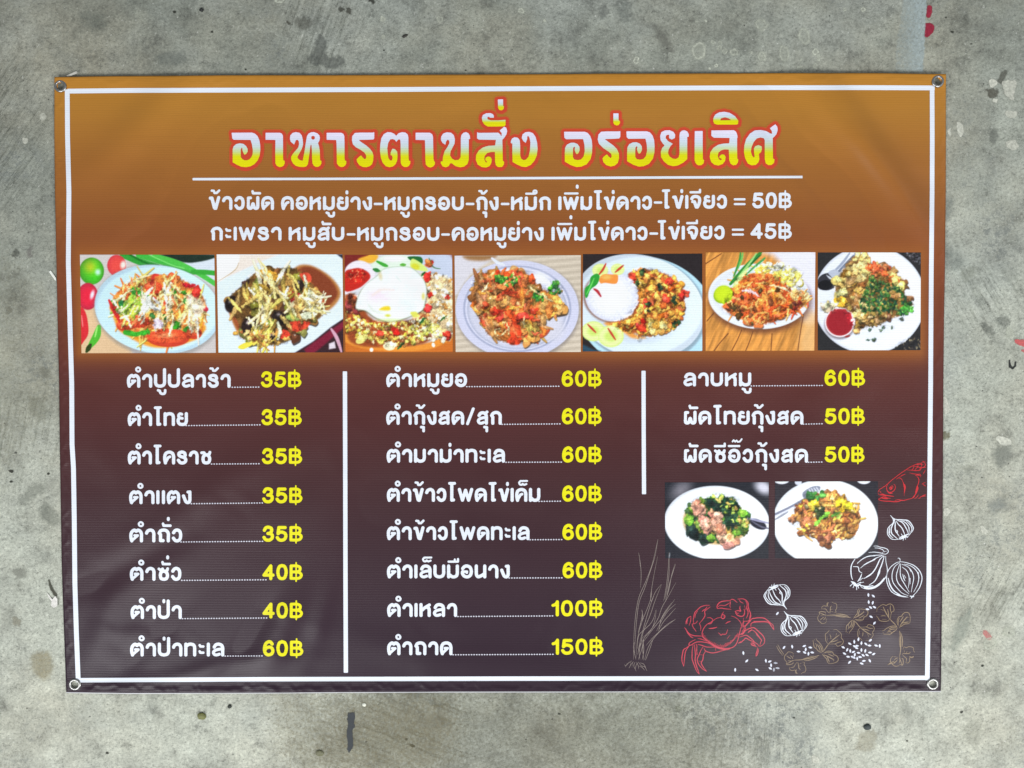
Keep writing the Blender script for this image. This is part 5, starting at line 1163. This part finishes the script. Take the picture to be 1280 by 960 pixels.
f.line('380,378 440,380 520,430', 12, (236, 206, 216)); f.line('620,330 720,350 820,400', 10, (240, 220, 170)); f.line('470,640 500,590 600,580 600,640', 8, (240, 180, 90)); f.line('500,300 600,285', 9, (176, 70, 40)); f.line('230,540 270,560', 12, (70, 40, 30))
for q, r_, c_ in (('360,40 350,120 300,250', 12, (60, 140, 60)), ('380,40 370,100 340,180', 9, (110, 186, 90)), ('540,40 470,110 380,200 270,320', 22, (46, 130, 50)), ('500,50 430,150 330,270', 10, (150, 206, 120)), ('575,90 500,160 410,240', 14, (70, 150, 80)), ('430,180 350,270 290,350', 14, (210, 232, 150)), ('560,120 480,190 430,230', 6, (206, 226, 220)), ('545,60 450,140', 6, (24, 90, 40))): f.line(q, r_, c_)
f.ell(205, 415, 88, 76, -25, (140, 176, 20)); f.ell(205, 405, 80, 72, -25, lambda x, y, q: np.stack([196 - 20 * q ** 3, 222 - 16 * q ** 3, 34 + 0 * q], -1), 2); f.grain(7); f.done('printed photo of orange fried noodles on a wooden table')

# 7 fried dish with herbs and a bowl of sauce
f = Photo([(1022.2, 315.6), (1151, 315.6), (1150.4, 437.7), (1022.2, 438)], 1010, 310, 7.11, 7)
f.fill((36, 36, 38)); f.lumps('860,50 1000,50 1000,150', 60, 5, [(120, 120, 130), (70, 70, 76)], gloss=0); f.lumps('780,880 990,780 990,900', 30, 6, [(90, 80, 70), (150, 130, 100)], gloss=0)
f.ell(545, 460, 500, 480, 0, plate_shade((228, 234, 248), 545, 460, 500, 480, lo=.97))
f.ell(170, 300, 90, 76, -20, (46, 46, 54)); f.ell(150, 330, 66, 44, -10, (20, 20, 24)); f.line('200,240 300,140 370,45', 12, (150, 160, 180)); f.line('230,250 330,150 420,50', 12, (110, 120, 140)); f.poly('180,215 240,190 290,240 240,280 200,250', (176, 184, 200))
for k_ in range(4): f.line([(165 + 16 * k_, 240 + 10 * k_), (195 + 16 * k_, 275 + 8 * k_)], 4, (220, 226, 240))
R7 = '250,310 320,180 430,60 540,90 560,140 700,150 780,230 860,300 840,400 900,440 930,540 820,600 700,640 620,690 500,700 430,760 360,640 300,520 250,450'
f.poly(R7, (130, 92, 46), 3); f.lumps(R7, 130, 32, [(176, 140, 80), (206, 180, 110), (140, 96, 46), (110, 76, 40), (190, 150, 70)], .5); f.lumps('420,60 540,80 560,240 480,300 400,240', 16, 36, [(226, 206, 130), (206, 176, 100)], .6); f.lumps('240,290 310,290 320,420 250,400', 8, 36, [(214, 206, 130), (196, 170, 90)]); f.lumps('520,170 660,150 720,200 600,260', 26, 26, [(214, 90, 50), (226, 120, 70)], .6); f.lumps('700,270 780,280 840,370 740,330', 12, 34, [(240, 216, 120), (226, 120, 60)], .7); f.lumps('260,440 330,470 300,510', 6, 34, [(226, 176, 50)]); f.lumps('125,500 250,490 240,560 140,565', 8, 38, [(226, 206, 140), (200, 190, 160)], .7); f.lumps('400,560 480,580 470,640', 7, 34, [(232, 206, 130)])
f.lumps('560,240 680,300 800,350 900,480 920,540 800,600 700,560 560,620 450,500 520,360', 420, 13, [(38, 84, 42), (24, 60, 36), (60, 116, 48), (104, 134, 60), (30, 72, 48), (140, 130, 70)], .5, gloss=.1, jag=.6); f.lumps('730,400 820,420 800,480', 12, 22, [(206, 150, 90), (150, 120, 60)]); f.lumps('830,500 950,540 860,590', 26, 13, [(90, 180, 70), (60, 140, 50)]); f.lumps('460,560 700,600 600,680 500,680', 40, 18, [(150, 120, 60), (96, 76, 40), (190, 160, 100)])
for x, y in ((545, 725), (650, 730), (830, 630), (740, 705), (525, 820), (580, 815), (670, 700)): f.lumps('%d,%d %d,%d %d,%d' % (x - 14, y, x + 14, y - 4, x, y + 8), 4, 11, [(60, 90, 70), (90, 110, 90)], gloss=0)
f.ell(282, 680, 138, 132, 0, (90, 80, 84), 4, .7); f.ell(282, 662, 132, 130, 0, (236, 226, 232)); f.ell(282, 660, 122, 120, 0, (176, 60, 60)); f.ell(285, 662, 112, 112, 0, (148, 28, 38), 3); f.ell(392, 645, 8, 18, 0, (255, 240, 240)); f.line('330,790 370,780', 10, (140, 50, 46)); f.line('880,428 950,432', 5, (236, 190, 150), 2, .7)
f.grain(7); f.done('printed photo of fried snack with herbs and red dip')

# 8 greens with sliced pork
f = Photo([(831.1, 603), (960.9, 602.7), (960.6, 698.3), (831.6, 697.8)], 825, 595, 4.571, 8)
f.fill((30, 32, 40)); f.ell(120, 80, 60, 40, -40, (150, 146, 156), 16, .7); f.ell(590, 65, 50, 34, 30, (220, 220, 235), 10, .9); f.line('55,440 52,470', 3, (150, 160, 170))
f.ell(325, 268, 302, 212, 3, plate_shade((232, 238, 248), 325, 268, 302, 212, lo=.98)); f.ell(320, 262, 190, 130, 5, (204, 170, 110), 4); f.ell(322, 258, 178, 118, 5, (170, 140, 66), 4)
f.poly('30,462 640,464 640,480 30,480', (30, 32, 40), 1, 0)
f.lumps('170,160 300,120 420,130 500,200 500,300 400,350 260,370 170,310 150,240', 110, 17, [(40, 76, 34), (24, 50, 30), (90, 120, 40), (60, 96, 40)], .4, gloss=.2); f.poly('270,150 360,120 460,175 440,240 380,250 330,210', (18, 40, 30), 2); f.lumps('280,130 460,170 420,300 340,240', 60, 16, [(20, 46, 34), (30, 64, 40), (14, 34, 26)], .5, gloss=.2); f.lumps('170,290 240,330 320,330 220,360', 14, 26, [(16, 36, 30), (24, 50, 40)], .5, gloss=.2)
for x, y, a, b in ((165, 250, 28, 32), (470, 210, 30, 22), (290, 352, 26, 20), (350, 245, 16, 18), (486, 285, 20, 16), (440, 320, 22, 18), (450, 250, 16, 14)): f.ell(x + 3, y + 5, a, b, 0, (30, 70, 26)); f.ell(x, y, a, b, 0, (112, 176, 50)); f.ell(x - 3, y - 4, a * .5, b * .5, 0, (170, 214, 80), 4)
for q in ('200,170 230,150 250,200 215,210', '215,210 290,200 330,220 310,250 230,250', '205,280 270,250 330,280 340,310 270,305 210,315', '280,240 330,250 350,300 320,300', '190,150 220,160 210,200', '350,330 400,310 435,340 430,390 380,395 355,370', '330,290 370,310 360,330'): f.lumps(q, 5, 26, [(206, 150, 126), (226, 176, 150), (190, 130, 106)], .6)
f.ell(398, 352, 24, 22, 0, (226, 196, 150)); f.ell(398, 348, 16, 13, 0, (200, 150, 100), 3); f.lumps('300,120 420,130 500,240 460,300', 30, 10, [(206, 170, 90), (170, 190, 80)])
f.ell(560, 275, 52, 26, 25, (30, 30, 44)); f.line('500,240 560,255 625,270', 6, (150, 150, 180)); f.line('520,255 580,290 625,300', 5, (90, 90, 110)); f.grain(6); f.done('printed photo of sliced pork with leafy greens')

# 9 fried noodles with a fork
f = Photo([(968.7, 602), (1097.4, 601.6), (1097.4, 697.8), (968.7, 697.8)], 825, 595, 4.571, 9)
f.fill((36, 34, 42)); f.ell(695, 20, 46, 26, 0, (222, 226, 240)); f.ell(1165, 22, 40, 24, 0, (222, 226, 240)); f.ell(790, 36, 20, 16, 0, (200, 206, 220)); f.ell(945, 268, 302, 250, 3, plate_shade((236, 242, 250), 945, 268, 302, 250, lo=.98)); f.ell(930, 300, 210, 150, 0, (228, 234, 246), 9, .6)
f.line('655,220 740,180 830,130', 7, (120, 124, 144), taper=False); f.line('655,232 740,190 830,142', 4, (210, 214, 230), taper=False); f.line('655,250 730,205', 6, (140, 144, 160)); f.poly('815,95 870,60 915,60 905,90 860,120 825,130', (130, 136, 156)); [f.line([(850 + 14 * k_, 75 - 4 * k_), (868 + 14 * k_, 100 - 4 * k_)], 2.4, (235, 240, 250)) for k_ in range(4)]
R9 = '770,190 850,120 960,90 1060,130 1140,210 1120,330 1060,360 1000,340 940,400 900,340 820,330 790,250'
f.poly(R9, (140, 84, 40), 2); f.lumps(R9, 150, 20, [(176, 110, 50), (140, 80, 40), (206, 146, 66), (120, 66, 34), (196, 130, 70)], .45); f.strips(R9, 50, 70, 6, [(206, 150, 70), (226, 176, 90), (170, 100, 50)], (0, 180), .6); f.lumps('740,240 770,230 760,270', 6, 20, [(176, 120, 80)]); f.lumps('800,250 860,250 850,320', 10, 26, [(150, 90, 56), (170, 106, 66)]); f.lumps('920,350 990,340 930,395', 10, 24, [(150, 90, 50), (120, 70, 40)])
f.lumps('1000,130 1080,150 1110,200 1050,190', 12, 22, [(232, 200, 40), (216, 180, 40)]); f.lumps('860,160 940,150 900,190', 7, 20, [(220, 186, 50)]); f.lumps('830,110 950,90 900,130', 12, 18, [(70, 140, 50), (40, 100, 40)]); f.lumps('870,200 960,190 930,240', 10, 18, [(40, 60, 30)]); f.line('890,275 930,235 965,210', 10, (120, 190, 60), taper=False); f.line('980,230 1030,205', 9, (100, 170, 60)); f.line('1010,240 1030,225', 10, (170, 206, 90)); f.lumps(R9, 24, 9, [(236, 206, 140), (226, 190, 70)])
f.grain(6); f.done('printed photo of brown fried noodles with a fork')

# ----------------------------------------------------------------------------
# small things lying on the floor
# ----------------------------------------------------------------------------
def plain(name, c, rough=0.6):
    m, nt, b = new_mat(name)
    tc = node(nt, 'ShaderNodeTexCoord'); nz = node(nt, 'ShaderNodeTexNoise', Scale=260.0, Detail=5.0, Roughness=0.7)
    nt.links.new(tc.outputs['Object'], nz.inputs['Vector'])
    a = tuple(float(x) for x in lin(c))
    nt.links.new(ramp(nt, nz.outputs['Fac'], [(0.3, tuple(x * .7 for x in a)), (0.7, tuple(min(x * 1.2, 1) for x in a))]), b.inputs['Base Color'])
    bp = node(nt, 'ShaderNodeBump', Strength=0.5, Distance=0.0006); nt.links.new(nz.outputs['Fac'], bp.inputs['Height']); nt.links.new(bp.outputs[0], b.inputs['Normal'])
    b.inputs['Roughness'].default_value = rough
    return m
def stone(name, u, v, r, flat, c, label, cat, stretch=1.0, ang=0, seed=0):
    rr = np.random.RandomState(seed)
    import bmesh
    bm = bmesh.new(); bmesh.ops.create_icosphere(bm, subdivisions=3, radius=1)
    for q in bm.verts:
        k = 1 + 0.35 * (fbm(np.array([q.co.x * 1.3 + 9 + seed]), np.array([q.co.y * 1.3 + q.co.z * 1.7 + 4]), seed, 3)[0] - .5) * 2
        q.co *= k * r * PX
        q.co.z = max(q.co.z * flat, -r * PX * flat * .5) + r * PX * flat * .5; q.co.x *= stretch
    me = bpy.data.meshes.new(name); bm.to_mesh(me); bm.free()
    me.polygons.foreach_set('use_smooth', np.ones(len(me.polygons), bool)); me.materials.append(plain(name, c))
    o = link(bpy.data.objects.new(name, me), None, label, cat)
    x, y = ground(u, v); o.location = (float(x), float(y), 0.0002); o.rotation_euler = (0, 0, math.radians(ang))
    return o
stone('pebble', 252.3, 12.6, 2.4, .6, (34, 36, 34), 'tiny black pebble near the upper left edge of the floor', 'pebble', seed=1)
stone('pebble', 287.2, 882.8, 2.5, .6, (42, 48, 40), 'round black pebble below the banner, right of an olive one', 'pebble', seed=2)
stone('pebble', 252.6, 894.6, 4.6, .5, (110, 112, 62), 'olive green pebble below the lower left of the banner', 'pebble', 1.05, seed=3)
stone('stone_chip', 1083.5, 908.3, 3.6, .5, (48, 58, 58), 'dark glossy stone chip below the lower right of the banner', 'stone chip', 1.35, seed=4)
stone('stone_chip', 400, 941, 3.6, .4, (104, 104, 78), 'small olive brown chip on the floor below the banner, left of the dark tape', 'stone chip', 1.2, seed=6)
stone('seed', 506.4, 45.2, 1.7, .6, (44, 42, 36), 'small dark seed lying above the middle of the banner', 'seed', 2.2, 25, 5)
stone('plaster_crumb', 455.5, 880.5, 2.0, .5, (222, 224, 210), 'white plaster crumb just above right of the dark tape strip', 'crumb', 1.3, -20, 7)

def slab(name, outline, z0, th, c, label, cat, curl=0.0, smooth=False, rough=.6):
    """thin flat piece with thickness, following a traced outline; curl lifts its far end"""
    P = pts(outline)
    if smooth: P = cr(P, 4, True)
    n_ = len(P); u0 = P.min(0); x, y = ground(P[:, 0], P[:, 1])
    t = (P[:, 0] - P[:, 0].min()) / max(np.ptp(P[:, 0]), 1e-6)
    zz = z0 + curl * t ** 2
    co = np.concatenate([np.stack([x, y, zz], 1), np.stack([x, y, zz + th], 1)])
    faces = [list(range(n_))[::1], list(range(n_, 2 * n_))[::-1]] + [[i, i + n_, (i + 1) % n_ + n_, (i + 1) % n_] for i in range(n_)]
    me = bpy.data.meshes.new(name); me.from_pydata([tuple(q) for q in co], [], faces); me.update()
    import bmesh
    bm = bmesh.new(); bm.from_mesh(me); bmesh.ops.triangulate(bm, faces=bm.faces[:]); bmesh.ops.recalc_face_normals(bm, faces=bm.faces[:]); bm.to_mesh(me); bm.free()
    me.materials.append(plain(name, c, rough))
    return link(bpy.data.objects.new(name, me), None, label, cat)
def jag(P, amp, seed, n_=3):
    rr = np.random.RandomState(seed); Q = []
    for a, b in zip(P, np.roll(P, -1, 0)):
        for k in range(n_): Q.append(a + (b - a) * k / n_ + (rr.rand(2) - .5) * amp)
    return ' '.join('%.2f,%.2f' % tuple(q) for q in Q)
tp = T(320, 720, 4.0)('461,678 466,690 470,680 475,686 480,676 486,684 493,677 495,700 491,735 494,756 484,770 482,800 486,822 486,850 478,868 466,884 458,870 460,830 453,800 455,765 461,740 457,715')
slab('tape_strip', jag(tp, 1.1, 3, 4), 0.0004, 0.0005, (32, 39, 45), 'torn dark slate strip of tape stuck upright below the banner', 'tape strip')
slab('wood_splinter', '84.6,95.6 97.4,90.4 99,91.4 98.6,93.2 90,95.8 85.4,96.6', 0.0032, 0.0007, (196, 194, 184), 'pale splinter poking out above the top left corner of the banner', 'splinter', 0.0015)
slab('plastic_straw_piece', '61.6,339.6 64,338.4 70.5,347.6 71,351 69.4,350.8', 0.0006, 0.0008, (228, 230, 222), 'short white plastic stick at the left edge of the banner', 'plastic piece')
slab('paper_scrap', '59,740.5 63,745 66,749 70,744.5 73,748 73,757 68,759.5 64.6,757 65,751 61,746', 0.0006, 0.0006, (216, 214, 208), 'crumpled white paper scrap left of the lower banner edge', 'paper scrap', 0.002)
floor_mark('floor_crack', '60,726 62,725 66,734 71,742 70,745 66,742 62,735', (70, 70, 58), .8, 1.2, 1.0)
for o in ('1261,450 1263,450 1263,456 1265,459 1268,457 1268,452 1270,452 1270,458 1266,462 1261,459',): floor_mark('ink_mark', o, (40, 44, 42), .9, .8, .6, smooth=False)
for i, (u, v, r) in enumerate([(508, 924, 1.4), (516, 933, 1.6), (458, 927, 1.2), (376, 908, 1.2), (699, 892, 1.8), (1069, 850 + 12, 1.2), (1134, 926, 1.3), (34, 905 - 20, 1.2), (134, 941, 2), (1261, 787 + 4, 1.2), (1228, 832, 1.8), (1202, 890, 1.8), (992, 897, 1.6), (61, 592, 1.8), (14, 589, 3), (14, 602, 2), (20, 566, 1.4), (1214, 55, 1), (582, 88, 1.2), (265, 40, 1.6), (218, 15, 2), (307, 87, 1.6), (480, 63, 1.2), (1182, 22, 1.4), (1190, 40, 1.8)]):
    floor_mark('floor_pit', blob_pts(u, v, r, r * .7, i), (52, 54, 46), .9, 1.0, .5)
